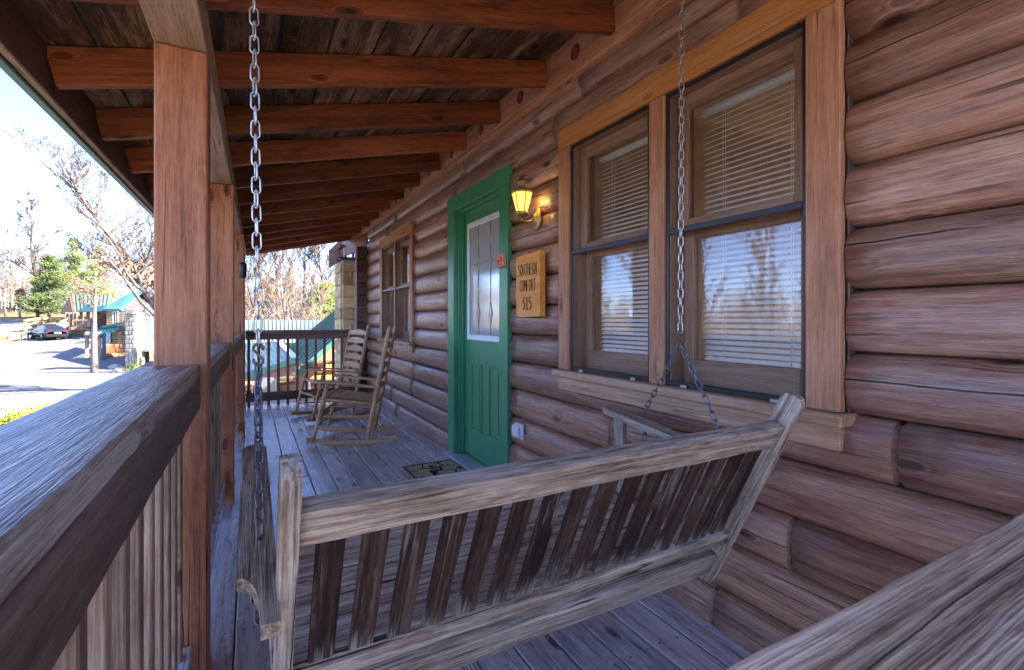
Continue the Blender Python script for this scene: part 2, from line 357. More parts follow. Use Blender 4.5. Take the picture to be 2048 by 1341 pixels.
def road_mat():
    t = NT('pale_concrete_road'); v = t.add('ShaderNodeTexCoord').outputs['Object']
    n = t.noise(v, .15, 6, .65); n2 = t.noise(v, 14, 4, .7)
    c = t.ramp(n, [(.35, (.15, .143, .136)), (.65, (.2, .192, .182))])
    cr = t.noise(t.scale(v, (.12, .12, .12)), 1, 3, .7)
    c = t.mix(t.step(t.math('ABSOLUTE', t.math('SUBTRACT', cr, .5)), .001, .003, .7, 0.), c, (.07, .065, .06))
    c = t.mix(t.step(n2, .35, .7, 0., .25), c, (.2, .19, .18)); t.bump(n2, .2, .02); return t.fin(c, .9, .2)
def siding_mat(name, a, b, pitch=.2):
    t = NT(name); v = t.add('ShaderNodeTexCoord').outputs['Object']; sp = t.add('ShaderNodeSeparateXYZ'); t.put(sp.inputs[0], v)
    fr = t.math('FRACT', t.math('DIVIDE', sp.outputs[2], pitch)); n = t.noise(t.scale(v, (1, 1, 8)), 1.5, 4)
    c = t.mix(t.step(n, .3, .7), a, b); h = t.math('SINE', t.math('MULTIPLY', fr, math.pi)); t.bump(h, 1., .06)
    return t.fin(c, .7, .2)
m_sidbrown = siding_mat('brown_log_siding', (.09, .05, .03), (.2, .12, .075))
m_sidtan = siding_mat('tan_log_siding', (.28, .2, .11), (.42, .31, .18))
m_sidpurp = siding_mat('dark_grey_siding', (.07, .06, .07), (.13, .11, .12))
m_orange = siding_mat('orange_log_siding', (.36, .15, .045), (.55, .27, .09), .22)
def stone_mat(name, a, b, c2):
    t = NT(name); v = t.obj_vec(); n = t.noise(v, 5, 5, .65)
    t.bump(n, .5, .02)
    hv = t.add('ShaderNodeHueSaturation'); t.put(hv.inputs['Value'], t.math('ADD', t.math('MULTIPLY', t.rnd, .5), .75)); t.put(hv.inputs['Color'], t.ramp(n, [(.3, a), (.5, b), (.7, c2)]))
    return t.fin(hv.outputs[0], .85, .2)
m_stone = stone_mat('sandstone', (.32, .19, .08), (.5, .35, .18), (.6, .46, .28))
m_stoneg = stone_mat('grey_stone', (.25, .22, .18), (.38, .34, .28), (.5, .46, .4))

# ---------------------------------------------------------------- ground, road
def gh(x, y):
    d = math.hypot(x, y); cf = max(0., x*math.sin(TH)+y*math.cos(TH))
    def ip(d, t):
        for (a, za), (b, zb) in zip(t, t[1:]):
            if d <= b: k = max(0, (d-a)/(b-a)); k = k*k*(3-2*k)*.5+k*.5; return za+(zb-za)*k
        return t[-1][1]
    left = ip(cf, [(0, -2.3), (32, -2.3), (50, -.85), (63, 1.3), (85, 3.0), (160, 5), (400, 8)])
    low = ip(d, [(0, -2.3), (20, -2.6), (60, -2.4), (120, 0), (400, 8)])
    az = math.degrees(math.atan2(x, max(y, .01))) if y > 0 else -90
    k = min(1, max(0, (az+12)/14)); return left*(1-k)+low*k
def sheet(name, mat, lift, test, rs, azs):
    vs, fs, idx = [], [], {}
    for i, r in enumerate(rs):
        for j, a in enumerate(azs):
            x, y = r*math.sin(R(a)), r*math.cos(R(a))
            idx[i, j] = len(vs); vs.append((x, y, gh(x, y)+lift))
    for i in range(len(rs)-1):
        for j in range(len(azs)-1):
            r = (rs[i]+rs[i+1])/2; a = (azs[j]+azs[j+1])/2
            if test(r, a): fs.append((idx[i, j], idx[i, j+1], idx[i+1, j+1], idx[i+1, j]))
    me = mesh_of(name, vs, [f[::-1] for f in fs], mat, True)
    bm = bmesh.new(); bm.from_mesh(me); bmesh.ops.delete(bm, geom=[v for v in bm.verts if not v.link_faces], context='VERTS'); bm.to_mesh(me); bm.free()
    return tag(mobj(name, me), kind='structure')
rs0 = [0.01, 3, 6, 9, 12, 16, 20, 24, 28, 32, 36, 40, 44, 48, 52, 56, 60, 66, 72, 80, 90, 105, 130, 180, 260, 400]
sheet('ground', ground_mat(), 0, lambda r, a: True, rs0, [i*5 for i in range(73)])
# road and car park: everything in front of the porch on the left, narrowing up the hill
def roadtest(r, a):
    x, y = r*math.sin(R(a)), r*math.cos(R(a)); c = x*math.sin(TH)+y*math.cos(TH); l = x*math.cos(TH)-y*math.sin(TH)
    if r < 26 and a < -8.6: return True
    if c < 8: return False
    u = 1024+FPX*l/c
    if c < 33: return u < 312
    if c < 39: return u < 258
    if c < 51: return u < 214 and not (c > 46.5 and u < 55)
    if c < 61: return u < 70-(c-51)*1.5
    return False
sheet('road', road_mat(), .03, roadtest, [4+i*.7 for i in range(130)], [-150+i*.4 for i in range(358)])

# ---------------------------------------------------------------- deck
deck_bm = bx('deck', (-.34, -1.6, -.23), (1.6, 7.27, -.045), m_rail, None, 'y'); tag(deck_bm, kind='structure')
random.seed(5)
x = -.335; k = 0
while x < 1.50:
    w = .139; ys = [-1.6]
    y = -1.6+random.choice([1.2, 2.4, 3.6, 3.0])
    while y < 6.6: ys.append(y); y += random.choice([2.4, 3.6, 4.8])
    ys.append(7.29)
    for a, b in zip(ys, ys[1:]):
        bx('plank', (x, a+.0015, -.04), (x+w, b-.0015, random.uniform(-.0015, .001)), m_deck, deck_bm, 'y', .004)
    x += .144; k += 1
def deck_screws():
    rnd = random.Random(4); vs, fs = [], []
    y = -.8
    while y < 7.2:
        for k in range(13):
            for dx in (.03, .108):
                cx, cy = -.335+.144*k+dx+rnd.uniform(-.006, .006), y+rnd.uniform(-.012, .012); b = len(vs)
                for j in range(8): a = j*math.pi/4; vs.append((cx+.0042*math.cos(a), cy+.0042*math.sin(a), .0019))
                fs.append(tuple(range(b, b+8)))
        y += .405
    o = mobj('deck_screws', mesh_of('deck_screws', vs, fs, m_frame), deck_bm); o['kind'] = 'stuff'
deck_screws()
bx('end_board', (-.34, 7.292, -.2), (1.6, 7.325, -.002), m_apron, deck_bm, 'x')

# ---------------------------------------------------------------- the cabin: log wall, door, windows
XW = 1.572; ROW = .1825
cabin = thing('log_cabin', 'brown log cabin wall with green front door and double windows along the porch', 'cabin', (XW, 3, 0))
def log_mesh(L, seed, endround=(0, 0)):
    rnd = random.Random(seed); n = max(2, int(L/.12)); N = 9; vs, fs = [], []
    ph = [rnd.uniform(0, 6) for _ in range(3)]
    for i in range(n+1):
        x = -L/2+L*i/n
        e = min(i, n-i)
        sh = 1.
        wob = .0022*math.sin(x*1.9+ph[0])+.0016*math.sin(x*5.1+ph[1]); woz = .0014*math.sin(x*2.7+ph[2])
        for k in range(N):
            a = math.pi*(k/(N-1)-.5)
            z = ROW*.5*math.sin(a)*.988; b = .053*max(0, math.cos(a))**.68
            vs.append((x, -(b*sh+wob) if 0 < k < N-1 else .004, z+(woz if 0 < k < N-1 else 0)))
        vs.append((x, .05, ROW*.49)); vs.append((x, .05, -ROW*.49))
    Q = N+2
    for i in range(n):
        for k in range(Q):
            k2 = (k+1) % Q; fs.append((i*Q+k, i*Q+k2, (i+1)*Q+k2, (i+1)*Q+k))
    fs.append(tuple(range(Q))); fs.append(tuple(range(n*Q, n*Q+Q))[::-1])
    me = mesh_of('log', vs, fs, m_log, True)
    bm = bmesh.new(); bm.from_mesh(me); bmesh.ops.recalc_face_normals(bm, faces=bm.faces)
    es = [e for e in bm.edges if len(e.link_faces) == 2 and any(len(f.verts) > 4 for f in e.link_faces)]
    bmesh.ops.bevel(bm, geom=es, offset=.009, segments=2, affect='EDGES')
    for f in bm.faces: f.smooth = True
    bm.to_mesh(me); bm.free()
    return me
FORCED = {4: [.63], 3: [1.8], 2: [.92], 0: [1.21], 6: [], 12: [1.1]}      # butt joints seen in the near wall
W1 = (.758, 2.205, .765, 2.20); W2 = (4.94, 6.37, .80, 2.19); DR = (2.81, 3.90, -.2, 2.18)
random.seed(11); y_end0, y_end1 = -1.0, 7.27
for r in range(-1, 14):
    z0 = .142+ROW*(r-1); zc = z0+ROW/2
    if zc > 2.5: continue
    segs = [(y_end0, y_end1)]
    for (a, b, za, zb) in (W1, W2, DR):
        if za+.05 < zc < zb+.01:
            new = []
            for s, e in segs:
                if a > s and b < e: new += [(s, a+.004), (b-.004, e)]
                else: new.append((s, e))
            segs = new
    for s, e in segs:
        cuts = [s]
        fc = [y for y in FORCED.get(r, []) if s+.05 < y < e-.05]; cuts += fc
        if e-s > 2.4:
            y = max(s, fc[-1] if fc else s)+random.uniform(1.0, 2.2)
            while y < e-.7: cuts.append(y); y += random.uniform(1.5, 2.8)
        cuts.append(e)
        for a, b in zip(cuts, cuts[1:]):
            L = b-a-.0025
            m = M(((0, 1, 0, XW), (1, 0, 0, (a+b)/2), (0, 0, 1, zc), (0, 0, 0, 1)))
            m = M(((0, 1, 0, XW), (-1, 0, 0, (a+b)/2), (0, 0, 1, zc), (0, 0, 0, 1)))
            mobj('log', log_mesh(L, r*31+int(a*10)), cabin, m)
# backing behind the logs and the unseen body of the house (it shades the porch)
def wall_core():
    bm = bmesh.new()
    def q(lo, hi):
        m_ = bmesh.ops.create_cube(bm, size=1); bmesh.ops.scale(bm, vec=V(hi)-V(lo), verts=m_['verts']); bmesh.ops.translate(bm, vec=(V(hi)+V(lo))/2, verts=m_['verts'])
    ys = [(-1.0, W1[0]+.06), (W1[1]-.06, DR[0]+.1), (DR[1]-.1, W2[0]+.06), (W2[1]-.06, 7.2)]
    for a, b in ys: q((XW+.045, a, -2.4), (XW+.12, b, 2.62))
    for (a, b, z0, z1) in (W1, W2, DR):
        q((XW+.046, a+.061, z1-.05), (XW+.119, b-.061, 2.62))
        if z0 > 0: q((XW+.046, a+.061, -2.4), (XW+.119, b-.061, z0+.08))
    q((XW+.2, -1.0, -2.4), (8, -.9, 4)); q((XW+.2, 7.1, -2.4), (8, 7.2, 4)); q((XW+.12, -1.0, 2.62), (XW+.24, 7.2, 4)); q((XW+.12, -1.0, 4), (8, 7.2, 4.1))
    q((XW+.12, -.9, -.12), (8, 7.1, -.04)); q((7.8, -.9, -2.4), (7.9, 7.1, .5)); q((7.8, -.9, 2.3), (7.9, 7.1, 4))
    for a_ in (-.9, 2.1, 4.6, 6.8): q((7.8, a_, .5), (7.9, a_+.3, 2.3))  # unseen far wall left open between piers to light the rooms
    q((XW+.12, 2.45, 0), (XW+5, 2.5, 2.9)); q((XW+.12, 4.4, 0), (XW+5, 4.45, 2.9)); q((XW+.2, -.9, 2.65), (7.8, 7.1, 2.7))
    return mobj('wall_core', bm_mesh('wall_core', bm, m_room), cabin)
wall_core()
# squared log ends at the far corner
for i in range(14):
    z = .142+ROW*(i-1.5)
    if z > 2.1: continue
    bx('log_end', (1.385, 7.275, z+.004), (1.70, 7.46, z+ROW-.004), m_corner, cabin, 'x', .008)
bx('lit_corner_edge', (1.372, 7.262, -.2), (1.3845, 7.274, 2.24), m_girder, cabin, 'z')  # pale strip added as the lit edge of the dark log ends

# windows
def window(y0, y1, zap, z1, label, units, detail=True):
    xf = 1.503
    zs = zap+.075
    wd = bx('window', (XW-.0, y0+.09, zs+.04), (XW+.10, y0+.125, z1-.10), m_sash, cabin, 'z'); wd['label'] = label
    c = .105
    bx('casing', (xf, y0, zs+.038), (xf+.03, y0+.10, z1-.113), m_trim, wd, 'z')
    bx('casing', (xf, y1-.10, zs+.038), (xf+.03, y1, z1-.113), m_trim, wd, 'z')
    bx('head_casing', (xf-.002, y0, z1-.112), (xf+.031, y1, z1), m_head, wd, 'y')
    bx('sill', (xf-.035, y0-.02, zs), (XW+.06, y1+.02, zs+.037), m_apron, wd, 'y', .005)
    bx('apron', (xf, y0, zap), (xf+.03, y1, zs-.001), m_apron, wd, 'y')
    bx('side_board', (xf+.031, y0-.009, zap), (XW+.02, y0-.002, z1), m_rail, wd, 'z')
    bx('side_board', (xf+.031, y1+.002, zap), (XW+.02, y1+.009, z1), m_rail, wd, 'z')
    inner0, inner1 = y0+.10, y1-.10
    mid = (inner0+inner1)/2-.005; mw = .042 if detail else .02
    bx('mullion', (xf+.001, mid-mw, zs+.038), (XW+.09, mid+mw, z1-.1135), m_trim, wd, 'z')
    zz0, zz1 = zs+.038, z1-.113
    zm = zz0+(zz1-zz0)*.525
    for (a, b) in ((inner0, mid-mw-.001), (mid+mw+.001, inner1)):
        # jamb liner
        for yy in ((a, a+.018), (b-.018, b)): bx('jamb', (xf+.02, yy[0], zz0), (XW+.095, yy[1], zz1), m_sash, wd, 'z')
        bx('head_jamb', (xf+.02, a+.019, zz1-.018), (XW+.095, b-.019, zz1), m_sash, wd, 'y')
        # screen frame
        fr = .016
        for (p, q, ax) in (((xf+.012, a+.001, zz0+.002), (xf+.022, a+fr, zz1-.002), 'z'), ((xf+.012, b-fr, zz0+.002), (xf+.022, b-.001, zz1-.002), 'z')): bx('screen_frame', p, q, m_frame, wd, ax, .002)
        for (p, q) in (((xf+.012, a+fr, zz1-fr-.002), (xf+.022, b-fr, zz1-.002)), ((xf+.012, a+fr, zz0+.002), (xf+.022, b-fr, zz0+fr+.006)), ((xf+.010, a+fr, zm-.013), (xf+.022, b-fr, zm+.010))): bx('screen_frame', p, q, m_frame, wd, 'y', .002)
        for yc in (a+.1, b-.1): bx('clip', (xf+.002, yc-.015, zz0), (xf+.0115, yc+.015, zz0+.012), m_alu, wd, 'y', .001)
        mobj('screen', mesh_of('screen', [(xf+.018, a+fr, zz0+fr), (xf+.018, b-fr, zz0+fr), (xf+.018, b-fr, zz1-fr), (xf+.018, a+fr, zz1-fr)], [(3, 2, 1, 0)], m_screen), wd)
        # upper sash (outer), lower sash
        for (s0, s1, xs, bot, top) in ((zm, zz1-.018, XW-.008, .05, .06), (zz0+.008, zm+.02, XW+.028, .10, .05)):
            st = .05
            A, B = a+.02, b-.02
            bx('sash_stile', (xs, A, s0), (xs+.032, A+st, s1), m_sash, wd, 'z'); bx('sash_stile', (xs, B-st, s0), (xs+.032, B, s1), m_sash, wd, 'z')
            bx('sash_rail', (xs+.001, A+st, s0), (xs+.031, B-st, s0+bot), m_sash, wd, 'y'); bx('sash_rail', (xs+.001, A+st, s1-top), (xs+.031, B-st, s1), m_sash, wd, 'y')
            xg = xs+.016
            mobj('pane', mesh_of('pane', [(xg, A+st, s0+bot), (xg, B-st, s0+bot), (xg, B-st, s1-top), (xg, A+st, s1-top)], [(3, 2, 1, 0)], m_glass), wd)
        xb = XW+(.108 if detail else .078)
        if detail:
            z = zz1-.085; n = 0
            sm = box_mesh(b-a-.125, .025, .0011, m_blind, 0)
            while z > zz0+.10:
                tilt = R(33)
                m = M.Translation((xb, (a+b)/2, z)) @ M.Rotation(R(90), 4, 'Z') @ M.Rotation(-tilt, 4, 'X')
                mobj('slat', sm, wd, m); z -= .0225
            bx('head_rail', (xb-.015, a+.055, zz1-.082), (xb+.015, b-.055, zz1-.055), m_blind, wd, 'y')
            for yy in (a+.14, b-.16): tube('blind_cord', [(xb-.014, yy, zz1-.08), (xb-.014, yy, zz0+.1)], .0011, m_blind, wd, 5)
            for yy in (a+.15, b-.15): tube('blind_cord', [(xb+.014, yy, zz1-.08), (xb+.014, yy, zz0+.1)], .0011, m_blind, wd, 5)
        else:
            vs, fs = [], []
            n = 40
            for i in range(n+1):
                y = a+.04+(b-a-.08)*i/n
                for z in (zz0, zz1): vs.append((xb+.012*math.sin(i*1.9), y, z))
            for i in range(n): fs.append((2*i, 2*i+2, 2*i+3, 2*i+1))
            mobj('curtain', mesh_of('curtain', vs, fs, m_blind, True), wd)
window(*W1, 'large double hung pair with white slat blinds and orange stained trim', 2)
window(*W2, 'far double hung pair with pale curtains beyond the green door', 2, False)

# door
door = bx('door', (1.60, 2.945, .03), (1.645, 3.755, 2.06), m_green, cabin, 'z', .004)
door['label'] = 'green panelled front door with leaded glass light'
for (a, b) in ((2.81, 2.93), (3.77, 3.90)): bx('door_casing', (1.505, a, .0), (1.545, b, 2.06), m_green, door, 'z')
bx('door_casing', (1.500, 2.795, 2.061), (1.547, 3.912, 2.185), m_green, door, 'y', .005)
for (a, b) in ((2.918, 2.942), (3.758, 3.784)): bx('jamb', (1.546, a, .0), (1.68, b, 2.06), m_green, door, 'z')
bx('jamb', (1.548, 2.942, 2.045), (1.68, 3.758, 2.075), m_green, door, 'y')
bx('stop', (1.575, 3.742, .03), (1.598, 3.757, 2.045), m_green, door, 'z', .002)
bx('threshold', (1.44, 2.86, .002), (1.60, 3.85, .028), m_alu, door, 'y', .004)
for i in range(7): bx('threshold_rib', (1.455+i*.016, 2.862, .0285), (1.460+i*.016, 3.848, .032), m_alu, door, 'y', .001)
ly0, ly1, lz0, lz1 = 3.03, 3.67, .985, 1.945
for (lo, hi, ax) in (((1.585, ly0, lz0), (1.6, ly0+.045, lz1), 'z'), ((1.585, ly1-.045, lz0), (1.6, ly1, lz1), 'z'), ((1.585, ly0+.0455, lz0), (1.6, ly1-.0455, lz0+.045), 'y'), ((1.585, ly0+.0455, lz1-.045), (1.6, ly1-.0455, lz1), 'y')):
    bx('light_frame', lo, hi, m_white, door, ax, .005)
gx = 1.594
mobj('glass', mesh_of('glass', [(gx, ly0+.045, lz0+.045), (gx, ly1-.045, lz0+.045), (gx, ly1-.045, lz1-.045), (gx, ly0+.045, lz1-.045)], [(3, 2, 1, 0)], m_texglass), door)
gy0, gy1 = ly0+.047, ly1-.047; cols = [gy0+(gy1-gy0)*.3, gy0+(gy1-gy0)*.7]
def came(pts, w=.0024):
    for p_, q_ in zip(pts, pts[1:]): tube('came', [(gx-.003, *p_), (gx-.003, *q_)], w, m_came, door, 5)
for yc in cols:
    for zc, hh in ((1.60, .088), (1.20, .085)):
        came([(yc, zc+hh), (yc-.032, zc), (yc, zc-hh), (yc+.032, zc), (yc, zc+hh)])
        prism('bevel_glass', [(0, hh*.93), (-.029, 0), (0, -hh*.93), (.029, 0)], (gx-.0045, yc, zc), ((0, 1, 0), (0, 0, 1)), .002, m_bevel, door)
    came([(yc, lz1-.047), (yc, 1.69)]); came([(yc, 1.51), (yc, 1.29)]); came([(yc, 1.11), (yc, lz0+.047)])
came([(gy0, 1.6), (cols[0]-.04, 1.6)]); came([(cols[0]+.04, 1.6), (cols[1]-.04, 1.6)]); came([(cols[1]+.04, 1.6), (gy1, 1.6)])
for (a, b) in ((gy0, lz0+.05), (gy1, lz0+.05)): came([(a, b), (a, lz1-.05)], .0025)
for (a, b) in ((3.075, 3.275), (3.40, 3.605)):
    # raised panel: sunk moulding ring and a raised field
    for (lo, hi, ax) in (((1.591, a, .255), (1.601, a+.016, .795), 'z'), ((1.591, b-.016, .255), (1.601, b, .795), 'z'), ((1.5912, a+.016, .255), (1.601, b-.016, .271), 'y'), ((1.5912, a+.016, .779), (1.601, b-.016, .795), 'y')):
        bx('moulding', lo, hi, m_green, door, ax, .005)
    bx('door_panel', (1.594, a+.045, .30), (1.601, b-.045, .75), m_green, door, 'z', .006)

# ---------------------------------------------------------------- porch roof
roof = thing('porch_roof', 'porch roof of red brown rafters under dark plywood ceiling with green metal edge', 'roof', (0, 3, 2))
SL = .236
def roof_z(x): return 2.50+SL*(x-1.5)             # underside of rafters
RY = [1.745+.583*i for i in range(-4, 12)]
YR0, YR1 = -.75, 8.32
TL = .012                                          # the eave line runs very slightly out of square
def xl(x, y): return x+TL*(y-1.78)
for i, y in enumerate(RY):
    x0 = xl(-.640, y)
    board('rafter', (x0, y, roof_z(x0)+.07), (1.495, y, roof_z(1.495)+.07), .040, .140, m_beam, roof, (0, 0, 1), .003)
sl = V((1, 0, SL)).normalized()
random.seed(3)
x = -.70; k = 0
while x < 1.55:
    w = .196; xa, xb_ = x, min(x+w, 1.55)
    z = roof_z((xa+xb_)/2)+.1465+.008
    y = YR0; 
    while y < YR1:
        y2 = min(YR1, y+2.4)
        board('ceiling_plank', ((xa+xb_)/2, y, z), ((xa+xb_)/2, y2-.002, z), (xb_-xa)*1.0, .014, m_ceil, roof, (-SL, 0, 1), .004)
        y = y2
    x += .2025
zt = roof_z(.42)+.1465+.03
board('metal_sheet', (-.74, (YR0+YR1)/2, roof_z(-.74)+.1465+.027), (2.2, (YR0+YR1)/2, roof_z(2.2)+.1465+.027), YR1-YR0, .012, m_teal, roof, (0, 0, 1), 0)
fz = 1.962
board('fascia', (xl(-.658, YR0), YR0, fz+.10), (xl(-.658, YR1), YR1, fz+.108), .024, .192, m_corner, roof)
board('fascia_lit_edge', (xl(-.658, YR0), YR0, fz+.005), (xl(-.658, YR1), YR1, fz+.005), .026, .012, m_girder, roof)  # lit bottom edge of the fascia, painted as a paler strip
board('drip_edge', (xl(-.688, YR0), YR0, fz+.10), (xl(-.688, YR1), YR1, fz+.10), .030, .222, m_teal, roof)
board('barge_rafter', (-.63, 8.30, roof_z(-.63)+.07), (1.495, 8.30, roof_z(1.495)+.07), .035, .16, m_beam, roof)
bx('ledger', (1.497, -.75, 2.455), (1.535, 7.6, 2.66), m_ledger, roof, 'y')
bx('ledger_trim', (1.485, -.75, 2.436), (1.53, 7.3, 2.4545), m_ledger, roof, 'y')
for i, (a, b) in enumerate(zip(RY, RY[1:])):
    if b > 7.4: break
    yc = (a+b)/2
    vs, fs = [], []
    vt = mobj('vent', lathe_mesh('vent', [(.041, 0), (.041, .003), (.036, .004), (.036, .0015)], m_redp, 24), roof, M.Translation((1.4965, yc, 2.555)) @ M.Rotation(R(-90), 4, 'Y'))
    for j in range(-3, 4):
        z = j*.0092; hw = math.sqrt(max(.034**2-z*z, 0)); bx('vent_louvre', (1.4905, yc-hw, 2.555+z-.0022), (1.4948, yc+hw, 2.555+z+.0022), m_redp, vt, 'y', .001)
# girder over the posts
for (a, b) in ((YR0, 1.83), (1.832, 3.50), (3.502, 5.45), (5.452, 7.6)):
    board('beam', (xl(-.187, a), a, 2.06), (xl(-.187, b), b, 2.06), .137, .138, m_girder, roof)
# gable eave of the house beyond the corner
board('eave_fascia', (1.535, 7.295, 2.42), (1.42, 9.0, 2.43), .035, .36, m_beam, roof)
prism('eave_return', [(0, 0), (-.25, -.17), (-.25, .14), (0, .41)], (1.47, 9.0, 2.235), ((1, 0, 0), (0, 0, 1)), .03, m_girder, roof)
board('eave_drip', (1.19, 9.02, 2.40), (1.46, 9.02, 2.67), .10, .012, m_frame, roof, (0, 0, 1))

# ---------------------------------------------------------------- posts
def post(x1, y, z0, label, w=.137):
    t = bx('porch_post', (x1-w, y, z0), (x1, y+w, 1.989), m_post, None, 'z', .005); tag(t, label, 'post', 'square timber posts of the porch'); return t
p1 = post(-.117, 1.775, -.06, 'nearest square porch post with dark knots, between grey rail cap and beam')
p2 = post(-.088, 3.44, -.03, 'second porch post, reddish with oval knots, right behind the nearest post')
p3 = post(-.052, 5.36, -.03, 'third porch post with a small black lantern on it')
p4 = post(-.055, 7.12, -.03, 'farthest porch post at the corner where the end railing begins')

# ---------------------------------------------------------------- railings
CAPZ0, CAPZ1 = .971, 1.011
def side_rail(y0, y1, x0, x1, label, near=False):
    """x0,x1: inner face at either end"""
    t = thing('porch_railing', label, 'railing', ((x0+x1)/2, (y0+y1)/2, 0), 'railings round the porch')
    cm = m_cap
    rboard('cap', (x0-.076, y0, (CAPZ0+CAPZ1)/2), (x1-.076, y1, (CAPZ0+CAPZ1)/2), .152, CAPZ1-CAPZ0, cm, t, seed=y0, amp=.002)
    rboard('top_rail', (x0-.020, y0, .921), (x1-.020, y1, .921), .038, .098, m_rail, t, seed=y0+3)
    board('bottom_rail', (x0-.040, y0, .10), (x1-.040, y1, .10), .038, .088, m_deck, t)
    n = int((y1-y0)/.117); 
    for i in range(n):
        y = y0+(i+.5)*(y1-y0)/n; x = x0+(x1-x0)*(y-y0)/(y1-y0)
        bx('baluster', (x-.0755, y-.018, .058), (x-.0405, y+.018, .97), m_balu, t, 'z')
    return t
side_rail(-.02, 1.772, -.136, -.136, 'grey weathered porch railing in the left foreground up to the nearest post')
side_rail(1.915, 3.437, -.130, -.110, 'railing section between the first and second porch posts')
side_rail(3.58, 5.357, -.105, -.075, 'railing section between the second and third porch posts')
side_rail(5.50, 7.117, -.070, -.058, 'short railing section next to the porch corner')
def cross_rail(x0, x1, y, label, capm, near):
    t = thing('porch_railing', label, 'railing', ((x0+x1)/2, y, 0), 'railings round the porch')
    if near:
        rboard('cap', (x0, y-.076, (CAPZ0+CAPZ1)/2), (x1, y-.076, (CAPZ0+CAPZ1)/2), .152, CAPZ1-CAPZ0, capm, t, seed=5, amp=.003, step=.015)
        bx('top_rail', (x0, y-.06, .872), (x1, y-.022, .970), m_rail, t, 'x'); bx('bottom_rail', (x0, y-.06, .06), (x1, y-.022, .148), m_rail, t, 'x')
        yb = y-.098
    else:
        bx('cap', (x0, y-.06, CAPZ0), (x1, y+.09, CAPZ1), m_railb, t, 'x', .004)
        bx('top_rail', (x0, y-.005, .885), (x1, y+.033, .970), m_railb, t, 'x'); bx('bottom_rail', (x0, y-.005, .07), (x1, y+.033, .185), m_rail, t, 'x')
        yb = y+.034
    n = int((x1-x0)/.117)
    for i in range(n+1):
        x = x0+.035+i*.117
        if x > x1-.03: break
        bx('baluster', (x-.018, yb, -.02 if not near else .04), (x+.018, yb+.035, .969), m_railb if not near else m_balu, t, 'z')
    return t
m_capn = wood('rail_cap_rough', gain=1.45, st=(.49, .66, .84), dark=(.06, .035, .022), mid=(.26, .165, .10), light=(.46, .33, .23), rough=.7, knots=.6, crack=.35, bump=1.2, tint=.05, gf=34, xs=2., grey=(.4, .35, .3), gamt=.4, spec=.25)
cross_rail(-.05, 1.50, 7.14, 'dark brown end railing behind the rocking chairs', m_rail, False)
cross_rail(-.13, 1.50, .126, 'rough weathered railing cap crossing the lower right corner', m_capn, True)

# ---------------------------------------------------------------- porch swing
swing = thing('porch_swing', 'weathered slatted wooden porch swing hanging from chains, seen from behind', 'porch swing', (.68, 1.2, .4))
SX0, SX1 = .038, 1.304
def bk(t, x=0, off=0): 
    """point on the reclined back, t along it (0 = top), off = towards the camera"""
    n = V((0, -.61, -.29)).normalized()
    return V((x, .765+.29*t, .94-.61*t))+n*off
bdir = (bk(1)-bk(0)).normalized(); bn = V((0, -.61, -.29)).normalized()
for x in (SX0+.014, SX1-.014):
    L = (bk(1.0)-bk(0)).length
    pts = [(0, -.027), (.0, .022), (-.012, .012)]
    out = [(.012, -.027), (L, -.027), (L+.02, .0), (L, .03), (.012, .03), (-.006, .018), (-.01, 0), (-.004, -.018)]
    prism('stile', out, (x+.014, bk(0).y, bk(0).z), ((0, bdir.y, bdir.z), (0, bn.y, bn.z)), .028, m_swing, swing, .003)
def rail_x(name, t0, t1, off0, thick, mat, xa=SX0+.029, xb=SX1-.029):
    c0 = (bk(t0)+bk(t1))/2; w = (bk(t1)-bk(t0)).length
    o = bn*(off0)
    return rboard(name, V((xa, c0.y, c0.z))+o, V((xb, c0.y, c0.z))+o, w, thick, mat, swing, bn, .0014, seed=t0)
rail_x('back_rail', .118, .222, .004, .034, m_swing)
rail_x('back_rail', .705, .768, .004, .036, m_swing)
rail_x('seat_beam', .845, .965, .0, .036, m_swing)
ns = 16; xs0 = .1175; pit = .0742
for i in range(ns):
    x = xs0+pit*i
    a, b = bk(.216, x, .0), bk(.71, x, .0)
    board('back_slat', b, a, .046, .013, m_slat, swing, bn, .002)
# seat: tilts back, contoured
def seat_pt(u): return V((0, 1.03+.57*u, .385+.085*u+.03*math.sin(u*math.pi*1.0)*-1))
for i in range(8):
    u = (i+.4)/8; p = seat_pt(u); q = seat_pt(u+.01); d = (q-p).normalized(); up = V((1, 0, 0)).cross(d)
    board('seat_slat', (SX0+.002, p.y, p.z), (SX1-.002, p.y, p.z), .064, .016, m_seat, swing, up, .003)
for x in (SX0+.03, .68, SX1-.03):
    pts = [(y_, z_) for y_, z_ in ((1.07, .335), (1.58, .41), (1.60, .455), (1.33, .395), (1.07, .365))]
    prism('seat_support', pts, (x-.014, 0, 0), ((0, 1, 0), (0, 0, 1)), .028, m_swing, swing, .002)
ay = V((0, .82, .09)).normalized()
for s, xa in ((1, SX0-.058), (-1, SX1-.004)):
    # arm board outline in (x, along): notch on the outer rear corner, rounded front
    wA = .062; L = .80
    out = [(.034, 0), (wA, 0), (wA, L-.03), (wA-.012, L-.006), (wA*.5, L), (.012, L-.006), (0, L-.03), (0, .135)]
    for k in range(1, 6):
        a = k/6*math.pi/2; out.append((.034*math.sin(a), .135-.10*(1-math.cos(a))))
    if s < 0: out = [(0, .15), (wA, .15), (wA, L-.03), (wA-.012, L-.006), (wA*.5, L), (.012, L-.006), (0, L-.03)]
    p0 = V((xa, .80, .696))
    prism('arm', [(y_, x_) for x_, y_ in out], p0, (ay, (1, 0, 0)), .024, m_swing, swing, .003)
    xm = xa+wA*(.55 if s > 0 else .45)
    board('arm_post', (xm, 1.50, .38), (xm, 1.50, .745), .055, .026, m_swing, swing, (1, 0, 0))
